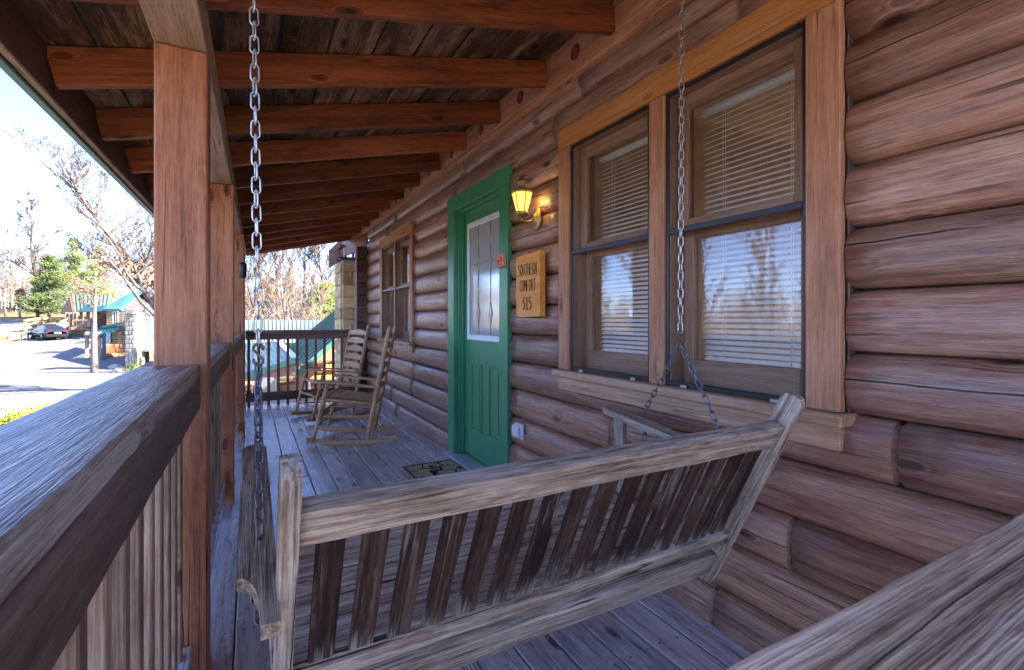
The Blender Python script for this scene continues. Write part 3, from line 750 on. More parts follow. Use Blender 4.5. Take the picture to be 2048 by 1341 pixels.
# bolts through the lower rail ends
for x in (SX0+.04, SX1-.04): tube('bolt', [bk(.735, x, .02), bk(.735, x, .028)], .006, m_rust, swing, 8)

# chains -------------------------------------------------------
def link_mesh(L, w, wire, mat, twist=0):
    pts = []; r = w/2
    for k in range(7): a = math.pi*k/6; pts.append((r*math.cos(a), 0, L/2-r+r*math.sin(a)))
    for k in range(7): a = math.pi+math.pi*k/6; pts.append((r*math.cos(a), 0, -(L/2-r)+r*math.sin(a)))
    vs, fs = [], []; tube_geo(vs, fs, pts, wire, 7, closed=True); return mesh_of('chain_link', vs, fs, mat, True)
lk_up = link_mesh(.040, .0165, .0019, m_zinc); lk_dn = link_mesh(.036, .0155, .0019, m_zincd)
rc = random.Random(8)
def run_chain(parent, a, b, me, pitch, phase=0):
    a, b = V(a), V(b); d = (b-a); n = max(1, round(d.length/pitch)); st = d/n; q = d.to_track_quat('Z', 'Y').to_matrix().to_4x4()
    for i in range(n):
        m = M.Translation(a+st*(i+.5)) @ q @ M.Rotation(R(45+90*((i+phase) % 2)+rc.uniform(-14, 14)), 4, 'Z')
        mobj('link', me, parent, m)
        if me is lk_dn:       # the twisted knot of double loop chain
            m2 = M.Translation(a+st*(i+1)) @ q @ M.Rotation(rc.uniform(0, 3), 4, 'Z')
            mobj('knot', knot, parent, m2)
kv, kf = [], []
tube_geo(kv, kf, [(.0045*math.cos(t*.7), .0045*math.sin(t*.7), (t-9)*.00035) for t in range(19)], .0016, 5); knot = mesh_of('knot', kv, kf, m_zincd, True)
def hook_mesh():
    vs, fs = [], []; pts = []
    for k in range(9): a = math.pi*(-.1+1.15*k/8); pts.append((.011*math.cos(a), 0, .013+.011*math.sin(a)))
    for k in range(9): a = math.pi*(.05-1.15*k/8)+0; pts.append((.011*math.cos(a), 0, -.013+.011*math.sin(a)))
    tube_geo(vs, fs, pts, .0032, 8); return mesh_of('s_hook', vs, fs, m_rust, True)
hk = hook_mesh()
def chain_set(xt, xb, ztop, zh, fy, fz_, ry, rz_, label):
    t = thing('swing_chain', label, 'chain', (xb, 1.21, zh), 'chains of the porch swing')
    run_chain(t, (xt, 1.195, ztop), (xb, 1.21, zh+.022), lk_up, .0305)
    mobj('s_hook', hk, t, M.Translation((xb, 1.21, zh)) @ M.Rotation(R(-28.75), 4, 'Z'))
    j = (xb, 1.21, zh-.022)
    run_chain(t, j, (xb, fy, fz_), lk_dn, .0275); run_chain(t, j, (xb, ry, rz_), lk_dn, .0275, 1)
    run_chain(t, (xb, fy, fz_-.03), (xb+(.0), fy-.02, .40), lk_dn, .0275)
    mobj('eye_bolt', link_mesh(.03, .018, .003, m_zincd), t, M.Translation((xt, 1.195, ztop+.01)))
    return t
chain_set(.004, .016, roof_z(0)+.03, 1.072, 1.36, .775, 1.005, .745, 'left swing chain, bright steel links hanging close to the camera in front of the posts')
chain_set(1.345, 1.352, roof_z(1.34)+.03, 1.085, 1.39, .79, 1.02, .745, 'right swing chain hanging in front of the large window')
for x in (0, 1.345): pass

# ---------------------------------------------------------------- rocking chairs
def rocker_chair():
    t = thing('rocking_chair', 'x', 'rocking chair')
    wf, wr = .265, .235
    def tub(n, a, b, r0, r1, k=8): 
        a, b = V(a), V(b); pts = [a+(b-a)*i/4 for i in range(5)]
        rm = max(r0, r1)
        tube(n, pts, [r0, (r0+rm)/2+.001, rm+.001, (r1+rm)/2+.001, r1], m_rock, t, k)
    def rock_z(x): return .012+.030*((x+.03)/.36)**2*(1.25 if x < 0 else .75)
    for s in (-1, 1):
        top, bot = [], []
        for i in range(13):
            x = -.41+.80*i/12; top.append((x, rock_z(x)+.030)); bot.append((x, rock_z(x)-.012+.001))
        prism('rocker', bot+top[::-1], (0, s*.25+.013, 0), ((1, 0, 0), (0, 0, 1)), .026, m_rock, t, .002)
        # front leg, rear post with turned finial
        tub('front_leg', (.335, s*wf, .03), (.205, s*wf, .555), .015, .020)
        a, b = V((-.14, s*wr, .03)), V((-.345, s*wr, 1.09)); pts = [a+(b-a)*f for f in (0, .05, .4, .9, .925, .935, .95, .99, 1)]
        tube('rear_post', pts, [.013, .018, .022, .02, .02, .013, .019, .015, .009], m_rock, t, 10)
        # arm
        fa, ra = V((.285, s*(wf+.005), .58)), V((-.235, s*(wr+.01), .515))
        prism('arm', [(0, -.018), (.52*1.0, -.030), (.525, -.026), (.525, .026), (.52, .03), (0, .018)], ra+V((0, 0, 0)), ((fa-ra).normalized(), (0, 1, 0)), .018, m_rock, t, .003)
        for z_, dx in ((.27, 0), (.155, .02)):
            xa = .335-.13*(z_-.03)/.525; xb_ = -.14-.205*(z_-.03)/1.06
            tub('rung', (xa, s*wf, z_), (xb_, s*wr, z_-.02), .009, .010)
        tub('seat_rail', (.23, s*wf, .425), (-.215, s*wr, .365), .013, .014)
    for z_ in (.26, .15): 
        xa = .335-.13*(z_-.03)/.525; tub('rung', (xa, -wf, z_+.03), (xa, wf, z_+.03), .010, .011)
    tub('rung', (-.19, -wr, .20), (-.19, wr, .20), .009, .010)
    tub('seat_rail', (.235, -wf, .44), (.235, wf, .44), .014, .016); tub('seat_rail', (-.215, -wr, .375), (-.215, wr, .375), .013, .014)
    # woven seat, slightly dished
    vs, fs = [], []; nx, ny = 28, 12
    for j in (0, 1):
        for i in range(nx+1):
            for k in range(ny+1):
                u, w = i/nx, k/ny; x = -.20+.425*u; hw = wr+(wf-wr)*u
                z = .383+.062*u-.018*math.sin(math.pi*u)*math.sin(math.pi*w)-j*.016+(.0022*math.sin(i*math.pi/2+j))
                vs.append((x, (w*2-1)*(hw-.008), z))
    Q = (nx+1)*(ny+1)
    for i in range(nx):
        for k in range(ny):
            a = i*(ny+1)+k; fs.append((a, a+ny+1, a+ny+2, a+1)); fs.append((Q+a, Q+a+1, Q+a+ny+2, Q+a+ny+1))
    mobj('seat', mesh_of('seat', vs, fs, m_rock, True), t)
    for j in range(6):
        zc = .50+.098*j; f = (zc-.03)/1.06; xc = -.14-.205*f
        out = [(-wr+.01, -.026), (wr-.01, -.026)]
        for k in range(11): a = k/10; out.append(((wr-.012)*(1-2*a), .018+.026*math.sin(math.pi*a)**.8))
        nrm = V((.98, 0, .19))
        prism('back_slat', out, (xc+.004, 0, zc), ((0, 1, 0), V((-.19, 0, .98))), .009, m_rock, t, .001)
    return t
def place(t, loc, rz):
    m = M.Translation(loc) @ M.Rotation(rz, 4, 'Z'); t.matrix_basis = m; WM[t] = m
ch1 = rocker_chair(); ch1['label'] = 'nearer wooden rocking chair, seen from the side in front of the log wall'; ch1['group'] = 'rocking chairs on the porch'
ch2 = ch1.copy(); C.objects.link(ch2); WM[ch2] = WM[ch1]
for c_ in list(ch1.children):
    d = c_.copy(); C.objects.link(d); d.parent = ch2; d.matrix_basis = c_.matrix_basis.copy()
ch2['label'] = 'farther wooden rocking chair with ladder back against the end railing'
place(ch1, (.905, 4.80, 0), math.atan2(.36, -.93)); place(ch2, (.86, 6.02, 0), math.atan2(-.24, -.97))

# ---------------------------------------------------------------- wall lamp
lamp = thing('wall_lamp', 'lit antique brass carriage lamp on the logs beside the green door', 'lamp', (1.5, 2.44, 1.77))
lx, ly, lz = 1.400, 2.43, 1.80
mobj('backplate', lathe_mesh('backplate', [(.055, 0), (.055, .006), (.048, .011), (.03, .016), (.022, .03), (.012, .034)], m_brass, 28), lamp, M.Translation((1.512, 2.44, 1.755)) @ M.Rotation(R(-90), 4, 'Y') @ M.Diagonal((1.25, .85, 1, 1)))
tube('arm', [(1.49, 2.44, 1.755), (1.46, 2.438, 1.735), (1.43, 2.433, 1.728), (lx, ly, 1.738), (lx, ly, 1.752)], .0085, m_brass, lamp, 10)
mobj('base', lathe_mesh('base', [(.002, -.035), (.008, -.033), (.009, -.022), (.004, -.018), (.02, -.012), (.036, .0), (.04, .012), (.037, .018)], m_brass, 20), lamp, M.Translation((lx, ly, 1.765)))
n6 = 6
for k in range(n6):
    a0, a1 = 2*math.pi*k/n6+.4, 2*math.pi*(k+1)/n6+.4
    pb = [V((lx+.034*math.cos(a), ly+.034*math.sin(a), 1.785)) for a in (a0, a1)]; pt = [V((lx+.062*math.cos(a), ly+.062*math.sin(a), 1.895)) for a in (a0, a1)]
    mobj('lamp_pane', mesh_of('lamp_pane', [pb[0], pb[1], pt[1], pt[0]], [(0, 1, 2, 3)], m_lampg), lamp)
    tube('cage_bar', [pb[0], pt[0]], .0032, m_brass, lamp, 6)
    tube('cage_bar', [pt[0], pt[1]], .004, m_brass, lamp, 6)
mobj('cap', lathe_mesh('cap', [(.066, 0), (.064, .006), (.05, .018), (.03, .026), (.018, .034), (.016, .046), (.03, .052), (.033, .06), (.022, .074), (.008, .082), (.004, .092), (.006, .096), (.002, .104)], m_brass, 24), lamp, M.Translation((lx, ly, 1.897)))
pl = bpy.data.lights.new('lamp_bulb', 'POINT'); pl.energy = .03; pl.color = (1, .68, .25); pl.shadow_soft_size = .02
plo = bpy.data.objects.new('lamp_bulb', pl); link(plo, lamp, M.Translation((lx+.085, ly-.03, 1.84)))

# ---------------------------------------------------------------- signs, outlet, mat
sgn = thing('name_sign', 'orange pine board reading SOUTHERN COMFORT 515 hung beside the big window', 'sign', (1.48, 2.47, 1.36))
sy0, sy1, sz0, sz1 = 2.325, 2.60, 1.165, 1.545
ol = [(0, .01), (.10, 0), (.16, .004), (.275, .006), (.275, .384), (.14, .378), (.135, .385), (0, .372)]
prism('sign_board', [(a, b) for a, b in ol], (1.458, sy1, sz0), ((0, -1, 0), (0, 0, 1)), -.036, m_sign, sgn, .003)
GL = {'S': [[(1, .9), (.7, 1), (.2, .95), (.05, .75), (.3, .55), (.8, .42), (.95, .2), (.6, 0), (.1, .06)]], 'O': [[(.5, 1), (.12, .8), (.08, .3), (.4, 0), (.85, .2), (.92, .7), (.5, 1)]],
 'U': [[(.05, 1), (.08, .2), (.4, 0), (.8, .15), (.92, 1)]], 'T': [[(-.05, .97), (1.1, 1)], [(.5, 1), (.46, 0)]], 'H': [[(.1, 1), (.08, 0)], [(.9, 1), (.92, 0)], [(.08, .5), (.9, .55)]],
 'E': [[(.9, 1), (.1, .97), (.08, 0), (.95, .02)], [(.1, .52), (.8, .55)]], 'R': [[(.1, 0), (.08, 1), (.7, .95), (.85, .75), (.6, .55), (.1, .5)], [(.5, .5), (.95, 0)]],
 'N': [[(.08, 0), (.1, 1), (.85, 0), (.92, 1)]], 'C': [[(.95, .85), (.5, 1), (.1, .75), (.08, .25), (.45, 0), (.95, .12)]], 'M': [[(.02, 0), (.15, 1), (.5, .35), (.88, 1), (1, 0)]],
 'F': [[(.95, 1), (.1, .97), (.08, 0)], [(.1, .5), (.75, .54)]], '5': [[(.9, 1), (.2, .97), (.15, .6), (.6, .62), (.92, .35), (.7, .04), (.1, .05)]], '1': [[(.5, 1), (.48, 0)], [(.25, .85), (.5, 1)], [(.2, 0), (.8, 0)]]}
def text(s, ytop_left, z0, hgt, adv, wch, rad, parent):
    y = ytop_left
    for ch in s:
        vs, fs = [], []
        for st in GL[ch]: tube_geo(vs, fs, [(1.4575, y-u*wch, z0+w*hgt) for u, w in st], rad, 5)
        mobj('letter', mesh_of('letter', vs, fs, m_ink), parent); y -= adv
text('SOUTHERN', 2.572, 1.418, .068, .0275, .0225, .0025, sgn)
text('COMFORT', 2.556, 1.322, .068, .0275, .0225, .0025, sgn)
text('515', 2.520, 1.212, .072, .037, .028, .0042, sgn)
for y, z in ((2.345, 1.53), (2.585, 1.52), (2.34, 1.18), (2.585, 1.185)): tube('screw', [(1.456, y, z), (1.4585, y, z)], .003, m_ink, sgn, 8)
plq = thing('no_smoking_plaque', 'small square wooden no smoking plaque on the green door casing', 'sign', (1.5, 2.87, 1.55))
bx('plaque_board', (1.478, 2.822, 1.503), (1.504, 2.908, 1.593), m_nosmk, plq, 'y')
rg = [(1.4775, 2.866+.030*math.cos(k*math.pi/12), 1.548+.030*math.sin(k*math.pi/12)) for k in range(24)]
vs, fs = [], []; tube_geo(vs, fs, rg, .0035, 6, closed=True); tube_geo(vs, fs, [(1.477, 2.866-.022, 1.548+.022), (1.477, 2.866+.022, 1.548-.022)], .0035, 6); mobj('prohibition_ring', mesh_of('ring', vs, fs, m_redi), plq)
bx('cigarette', (1.4768, 2.846, 1.545), (1.4778, 2.886, 1.552), m_ink, plq, 'y', 0)
outl = thing('outlet_cover', 'white outdoor outlet cover on a low log right of the door', 'outlet', (1.51, 2.655, .44))
bx('back_plate', (1.500, 2.605, .392), (1.518, 2.705, .488), m_white, outl, 'y', .003)
bx('flip_cover', (1.475, 2.622, .402), (1.4995, 2.700, .478), m_white, outl, 'y', .008)
dm = bx('doormat', (1.03, 2.93, .002), (1.455, 3.655, .011), m_mat, None, 'y', .004); tag(dm, 'tan doormat with dark leaf pattern before the green door', 'doormat')
for lo, hi, ax in (((1.03, 2.93, .0112), (1.05, 3.655, .0135), 'y'), ((1.435, 2.93, .0112), (1.455, 3.655, .0135), 'y'), ((1.0505, 2.93, .0112), (1.4345, 2.95, .0135), 'x'), ((1.0505, 3.635, .0112), (1.4345, 3.655, .0135), 'x')): bx('mat_border', lo, hi, m_black, dm, ax, .001)
pl3 = thing('post_lantern', 'small black lantern mounted on the third porch post', 'lamp', (-.08, 5.34, 1.63))
mobj('housing', lathe_mesh('housing', [(.03, 0), (.034, .006), (.034, .13), (.03, .145), (.02, .15)], m_black, 16), pl3, M.Translation((-.062, 5.30, 1.555)))
bx('bracket', (-.085, 5.325, 1.60), (-.045, 5.36, 1.66), m_black, pl3, 'x')
# a dry leaf on the deck
lf = mobj('dry_leaf', mesh_of('dry_leaf', [(0, 0, .004), (.03, .012, .018), (.065, 0, .006), (.035, -.02, .012), (.02, .03, .01), (.05, .03, .015)], [(0, 3, 1), (3, 2, 1), (0, 1, 4), (1, 2, 5)], m_rock), None, M.Translation((.42, 5.35, 0)))
tag(lf, 'curled dry leaf lying on the deck by the far rocker', 'leaf')

# ---------------------------------------------------------------- stone chimney beyond the porch
chim = thing('stone_chimney', 'tan sandstone chimney beyond the porch end with a grey metal cap', 'chimney', (1.8, 8.9, -2))
bx('mortar_core', (1.40, 8.62, -2.3), (2.4, 9.3, 2.18), m_stonej, chim, 'z', 0)
random.seed(21)
z = -.6
while z < 2.1:
    hrow = random.uniform(.15, .27); y = 8.61
    x = 1.385
    while x < 2.3:
        w = random.uniform(.16, .36)
        if z+hrow > 2.19: hrow = 2.18-z
        bm = bmesh.new(); bmesh.ops.create_cube(bm, size=1); bmesh.ops.scale(bm, vec=(w-.014, .05, hrow-.014), verts=bm.verts)
        for v_ in bm.verts: v_.co += V((random.uniform(-.014, .014), 0, random.uniform(-.014, .014)))
        bmesh.ops.bevel(bm, geom=bm.edges[:], offset=.014, segments=1, affect='EDGES')
        mobj('stone', bm_mesh('stone', bm, m_stone), chim, M.Translation((x+w/2, y+random.uniform(-.01, .008), z+hrow/2))); x += w
    for (ya, yb) in ((8.64, 8.95), (8.95, 9.29)):
        bm = bmesh.new(); bmesh.ops.create_cube(bm, size=1); bmesh.ops.scale(bm, vec=(.05, yb-ya-.014, hrow-.014), verts=bm.verts)
        bmesh.ops.bevel(bm, geom=bm.edges[:], offset=.014, segments=1, affect='EDGES')
        mobj('stone', bm_mesh('stone', bm, m_stone), chim, M.Translation((1.39, (ya+yb)/2, z+hrow/2)))
    z += hrow
bx('cap_plate', (1.36, 8.58, 2.19), (2.45, 9.34, 2.235), m_sidpurp, chim, 'x'); 
for i in range(6): bx('cap_louvre', (1.42+i*.13, 8.62, 2.236), (1.47+i*.13, 8.66, 2.40), m_alu, chim, 'z')
bx('cap_plate', (1.36, 8.58, 2.401), (2.45, 9.34, 2.43), m_sidpurp, chim, 'x')

# ---------------------------------------------------------------- neighbouring cabins
def slab(name, pts, th, mat, parent, ribs=0, ribm=None, rh=.05):
    """a roof slab from 4 corners (eave a, eave b, ridge b, ridge a) with standing ribs running eave to ridge"""
    p = [V(q) for q in pts]; n = (p[1]-p[0]).cross(p[3]-p[0]).normalized()
    if n.z < 0: n = -n
    vs = p+[q-n*th for q in p]; fs = [(0, 1, 2, 3), (7, 6, 5, 4), (0, 4, 5, 1), (1, 5, 6, 2), (2, 6, 7, 3), (3, 7, 4, 0)]
    o = mobj(name, mesh_of(name, vs, fs, mat), parent)
    for i in range(ribs):
        t = (i+.5)/ribs; a = p[0].lerp(p[1], t); b = p[3].lerp(p[2], t); board('rib', a+n*rh/2, b+n*rh/2, rh*.6, rh, ribm or mat, o, n, 0)
    return o
def quad_wall(name, pts, mat, parent, th=.15):
    p = [V(q) for q in pts]; n = (p[1]-p[0]).cross(p[-1]-p[0]).normalized(); c = sum(p, V())/len(p)
    if n.dot(V((0, 0, H))-c) < 0: n = -n
    k = len(p); vs = p+[q-n*th for q in p]; fs = [tuple(range(k)), tuple(range(2*k-1, k-1, -1))]+[(i, i+k, (i+1) % k+k, (i+1) % k) for i in range(k)]
    return mobj(name, mesh_of(name, vs, fs, mat), parent)
def G(px, c, dz=0):
    p = P(px, 640, c); return V((p.x, p.y, gh(p.x, p.y)+dz))
def up(p, z): return V((p.x, p.y, z))
def zz(py, c): return H-(py-640)*c/FPX
def win(parent, a, b, z0, z1, mat=m_white):
    """framed window between two ground points a,b"""
    a, b = up(a, 0), up(b, 0); d = (b-a); L = d.length; d.normalize(); n = V((d.y, -d.x, 0))
    if n.dot(-a) < 0: n = -n
    o = quad_wall('window', [up(a, z0)+n*.03, up(b, z0)+n*.03, up(b, z1)+n*.03, up(a, z1)+n*.03], m_dark, parent, .05)
    for (p, q) in ((up(a, z0), up(b, z0)), (up(a, z1), up(b, z1)), (up(a, z0), up(a, z1)), (up(b, z0), up(b, z1)), (up((a+b)/2, z0), up((a+b)/2, z1))): board('window_frame', p+n*.05, q+n*.05, .1, .06, mat, o, n, 0)
    return o
# small cabin with chimney at the left, right behind the nearest post
c1 = thing('cabin', 'small cabin with stone chimney and pale green ribbed metal roof left of the near post', 'cabin', G(300, 35), 'neighbouring cabins')
gz = -2.3
A, B = P(276, 0, 33.5), P(380, 0, 36); A2, B2 = P(262, 0, 37), P(380, 0, 40)
quad_wall('wall', [up(A, gz), up(B, gz), up(B, zz(700, 34)), up(A, zz(700, 34))], m_sidbrown, c1)
quad_wall('wall', [up(A, gz), up(A2, gz), up(A2, zz(632, 37)), up(A, zz(700, 34))], m_sidtan, c1)
slab('roof', [P(275, 700, 32.5), P(380, 703, 35), P(380, 634, 39), P(257, 632, 36.8)], .12, m_palegreen, c1, 16, m_stoneg, .07)
board('roof_trim', P(275, 701, 32.4), P(257, 632, 36.6), .1, .16, m_shrub if False else plain('lime_trim', (.35, .6, .15), .5), c1)
ck = bx('chimney', (0, 0, 0), (1, 1, 1), m_stoneg, c1) if False else None
ca, cb = P(251, 0, 32.6), P(273, 0, 32.6); cd = (cb-ca); back = V((cd.y, -cd.x, 0)).normalized()
if back.y < 0: back = -back
vs = [up(ca, gz), up(cb, gz), up(cb+back*.7, gz), up(ca+back*.7, gz)]; zt_ = zz(628, 32.6)
vs += [up(v_, zt_) for v_ in vs]
chm = mobj('chimney', mesh_of('chimney', vs, [(0, 1, 5, 4), (1, 2, 6, 5), (2, 3, 7, 6), (3, 0, 4, 7), (4, 5, 6, 7)], m_stoneg), c1)
board('chimney_cap', up((ca+cb)/2+back*.0, zt_+.05)-cd*.62, up((ca+cb)/2, zt_+.05)+cd*.62, .9, .1, m_stoneg, chm, bev=0)
random.seed(9)
for i in range(14):
    for j in range(3):
        z0 = gz+.3*i; a = ca.lerp(cb, (j+(i % 2)*.3)/3.3); b = ca.lerp(cb, (j+(i % 2)*.3+.85)/3.3)
        board('stone', up(a, z0+.15)-back*.02, up(b, z0+.15)-back*.02, .09, .25, m_stoneg, chm, (0, 0, 1), .03)
win(c1, P(284, 0, 33.4), P(290, 0, 33.5), -2.0, -1.1, m_bluegreen)
for px in (279, 303): board('porch_post', up(P(px, 0, 32.6), gz), up(P(px, 0, 32.6), zz(702, 32.6)), .2, .2, m_apron, c1, (1, 0, 0), 0)
# cabin with blue-green porch roof behind the light trunk
c2 = thing('cabin', 'cabin porch with flat blue green metal roof behind the pale tree trunk', 'cabin', G(215, 41), 'neighbouring cabins')
f2 = lambda px, py, c: P(px, py, c)
slab('roof', [f2(166, 670, 38), f2(199, 673, 36.5), f2(247, 654, 41), f2(215, 650, 43)], .1, m_bluegreen, c2, 8, m_bluegreen, .06)
g2 = -1.9
quad_wall('wall', [up(f2(206, 0, 42), g2), up(f2(262, 0, 41.5), g2), up(f2(262, 0, 41.5), zz(640, 41)), up(f2(206, 0, 42), zz(652, 42))], m_sidtan, c2)
quad_wall('wall', [up(f2(262, 0, 41), g2), up(f2(330, 0, 42), g2), up(f2(330, 0, 42), zz(630, 42)), up(f2(262, 0, 41), zz(630, 41))], m_sidpurp, c2)
for px, c, mt in ((174, 38, m_balu), (192, 37.5, m_balu), (199, 37, m_balu), (208, 37, m_bluegreen), (239, 40.5, m_balu)): board('porch_post', up(f2(px, 0, c), g2), up(f2(px, 0, c), zz(664, c)), .2, .2, mt, c2, (1, 0, 0), 0)
board('deck_edge', f2(192, 711, 37.5), f2(246, 709, 40), .9, .25, m_post, c2, bev=0)
board('handrail', f2(210, 690, 38), f2(246, 690, 40.3), .1, .1, m_post, c2, bev=0)
for i in range(12): p = f2(211+i*3, 0, 38+i*.19); board('baluster', up(p, zz(706, 38.5)), up(p, zz(691, 38.5)), .05, .05, m_post, c2, (1, 0, 0), 0)
win(c2, f2(214, 0, 41.8), f2(221, 0, 41.8), -1.2, .1)
# cabin with brown gable porch, green roof, further
c3 = thing('cabin', 'brown cabin with stair railing and pale green roof behind the parked car', 'cabin', G(175, 55), 'neighbouring cabins')
g3 = gh(*G(160, 55).xy)
slab('roof', [P(146, 626, 53), P(216, 622, 54), P(222, 590, 59), P(140, 589, 58)], .15, m_palegreen, c3, 10, m_palegreen, .09)
slab('porch_roof', [P(158, 624, 52.5), P(214, 623, 53), P(212, 612, 54.5), P(170, 612, 54)], .12, m_bluegreen, c3)
quad_wall('gable', [P(120, 628, 55), P(146, 628, 53), P(139, 592, 55)], m_beam, c3)
quad_wall('wall', [up(P(150, 0, 56), g3), up(P(216, 0, 56), g3), up(P(216, 0, 56), zz(622, 56)), up(P(150, 0, 56), zz(622, 56))], m_sidtan, c3)
quad_wall('wall', [up(P(192, 0, 55.5), g3), up(P(213, 0, 55.5), g3), up(P(213, 0, 55.5), zz(626, 55.5)), up(P(192, 0, 55.5), zz(626, 55.5))], m_corner, c3)
for px in (134, 141, 149, 156, 169, 183): board('porch_post', up(P(px, 0, 52.5), g3-.3), up(P(px, 0, 52.5), zz(625, 52.5)), .22, .22, m_balu, c3, (1, 0, 0), 0)
board('porch_deck', P(147, 657, 52), P(180, 657, 52.5), 1.2, .3, m_balu, c3, bev=0)
board('handrail', P(148, 640, 51.5), P(184, 641, 52), .12, .12, m_balu, c3, bev=0)
for i in range(13): board('baluster', P(149+i*2.6, 655, 51.8), P(149+i*2.6, 641, 51.8), .06, .06, m_balu, c3, (1, 0, 0), 0)
board('stair_rail', P(112, 652, 50), P(135, 637, 51.5), .12, .12, m_balu, c3, bev=0); board('stair_stringer', P(112, 662, 50), P(135, 648, 51.5), .3, .3, m_balu, c3, bev=0)
for i in range(8): board('baluster', P(113+i*2.8, 661-i*1.8, 50+i*.2), P(113+i*2.8, 652-i*1.8, 50+i*.2), .06, .06, m_apron, c3, (1, 0, 0), 0)
# gable house further right
c4 = thing('cabin', 'grey cabin with teal gable roof edge above the small chimney cabin', 'cabin', G(260, 52), 'neighbouring cabins')
g4 = -1.2
quad_wall('wall', [up(P(213, 0, 50), g4), up(P(245, 0, 50), g4), up(P(245, 0, 50), zz(616, 50)), up(P(213, 0, 50), zz(616, 50))], m_sidtan, c4)
quad_wall('wall', [up(P(245, 0, 50), g4), up(P(345, 0, 53), g4), P(345, 600, 53), P(281, 584, 52), P(245, 612, 50)], m_sidpurp, c4)
slab('roof', [P(204, 618, 49), P(242, 619, 48.5), P(284, 582, 51), P(262, 583, 55)], .2, m_teal, c4, 6, m_teal, .06)
slab('roof', [P(350, 604, 53), P(345, 604, 57), P(262, 583, 55), P(283, 581, 51.5)], .2, m_teal, c4)
win(c4, P(227, 0, 49.9), P(237, 0, 49.9), zz(650, 50), zz(624, 50))

# cabin past the end of the porch (seen over and through the end railing)
c5 = thing('cabin', 'orange log cabin with steep teal metal roof beyond the end railing', 'cabin', (3, 15, -2.5), 'neighbouring cabins')
m_fasc = plain('orange_brown_fascia', (.42, .19, .1), .6)
def rz5(x): return .26+.87*(x-.95)
N1, N2 = 11.6, 17.2
def r5(x, y): return V((x, y, rz5(x)))
slab('roof', [r5(.95, 10.3), r5(.62, 15.6), r5(2.9, 15.6), r5(2.9, 10.3)], .07, m_teal, c5, 13, m_palegreen, .03)
e5 = V((0, -.02, 0))
board('rake_fascia', r5(.80, 10.28)-V((0, 0, .22)), r5(2.9, 10.28)-V((0, 0, .22)), .04, .22, m_fasc, c5)
board('rake_trim', r5(.80, 10.26)-V((0, 0, .05)), r5(2.9, 10.26)-V((0, 0, .05)), .05, .10, m_teal, c5)
quad_wall('gable_wall', [(1.0, 10.6, -2.6), (3.4, 10.6, -2.6), (3.4, 10.6, rz5(3.2)), (1.0, 10.6, rz5(1.0)-.2)], m_orange, c5)
slab('wing_roof', [P(440, 760, 10.8), P(590, 718, 10.7), P(556, 683, 14.8), P(440, 690, 15.2)], .08, m_palegreen, c5, 14, m_palegreen, .03)  # sunlit roof plane, its light put into the paler green
board('eave_trim', P(440, 768, 10.7), P(592, 722, 10.6), .08, .12, m_teal, c5); board('eave_fascia', P(440, 785, 10.75), P(592, 736, 10.65), .05, .18, m_fasc, c5)
board('valley_trim', P(592, 716, 10.65), P(555, 682, 14.85), .14, .03, m_white, c5)
quad_wall('wall', [(-.6, 11.4, -2.6), (1.0, 11.0, -2.6), (1.0, 11.0, -.1), (-.6, 11.4, -.4)], m_orange, c5)
tube('downspout', [(1.02, 10.55, .0), (1.06, 10.5, -.35), (1.10, 10.52, -.6), (1.10, 10.52, -2.5)], .04, m_white, c5)
for xx in (.35, .62): board('corner_board', (xx, 10.9, -2.6), (xx, 10.9, -.5), .12, .12, m_bluegreen if xx > .5 else m_white, c5, (1, 0, 0))
c6 = thing('cabin', 'cabin with pale ribbed metal roof further beyond the end railing', 'cabin', (1, 24, -2.5), 'neighbouring cabins')
slab('roof', [P(400, 688, 19), P(640, 686, 19), P(640, 641, 24), P(400, 641, 24)], .12, m_palegreen, c6, 30, m_stoneg, .035)
quad_wall('wall', [up(P(400, 0, 20), -2.6), up(P(640, 0, 20), -2.6), P(640, 676, 20), P(400, 676, 20)], m_sidtan, c6)
c7 = thing('cabin', 'far grey green roofed cabin below the bare thicket', 'cabin', (1, 40, -2.5), 'neighbouring cabins')
slab('roof', [P(470, 652, 38), P(600, 650, 38), P(596, 632, 43), P(474, 628, 43)], .15, plain('grey_green_roof', (.3, .4, .36), .5), c7, 14, m_palegreen, .08)
quad_wall('wall', [up(P(474, 0, 39), -2.6), up(P(596, 0, 39), -2.6), P(596, 648, 39), P(474, 650, 39)], m_sidtan, c7)
# hot tub / grill clutter on the lower deck beyond the end railing
ld = thing('lower_deck', 'neighbour deck with brown rail seen between the far balusters', 'deck', P(500, 770, 11), None)
board('deck_boards', P(440, 800, 9.5), P(640, 800, 9.5), 1.6, .1, m_balu, ld); board('deck_rail', P(440, 768, 9.6), P(520, 766, 9.8), .1, .06, m_apron, ld)
for i in range(9): board('rail_post', P(450+i*8, 800, 9.65), P(450+i*8, 768, 9.65), .04, .04, m_balu, ld, (1, 0, 0))
gr = thing('covered_grill', 'grill under a grey cover on the neighbouring deck', 'grill', P(536, 770, 9.9))
gp = P(538, 790, 9.7)
prism('grill_cover', [(-.17, -.1), (.17, -.1), (.16, .2), (.10, .32), (-.10, .32), (-.16, .2)], gp, ((1, 0, 0), (0, 0, 1)), -.3, m_alu, gr, .03)
for dx in (-.13, .13): tube('leg', [gp+V((dx, .1, -.1)), gp+V((dx, .1, -.3))], .02, m_black, gr)

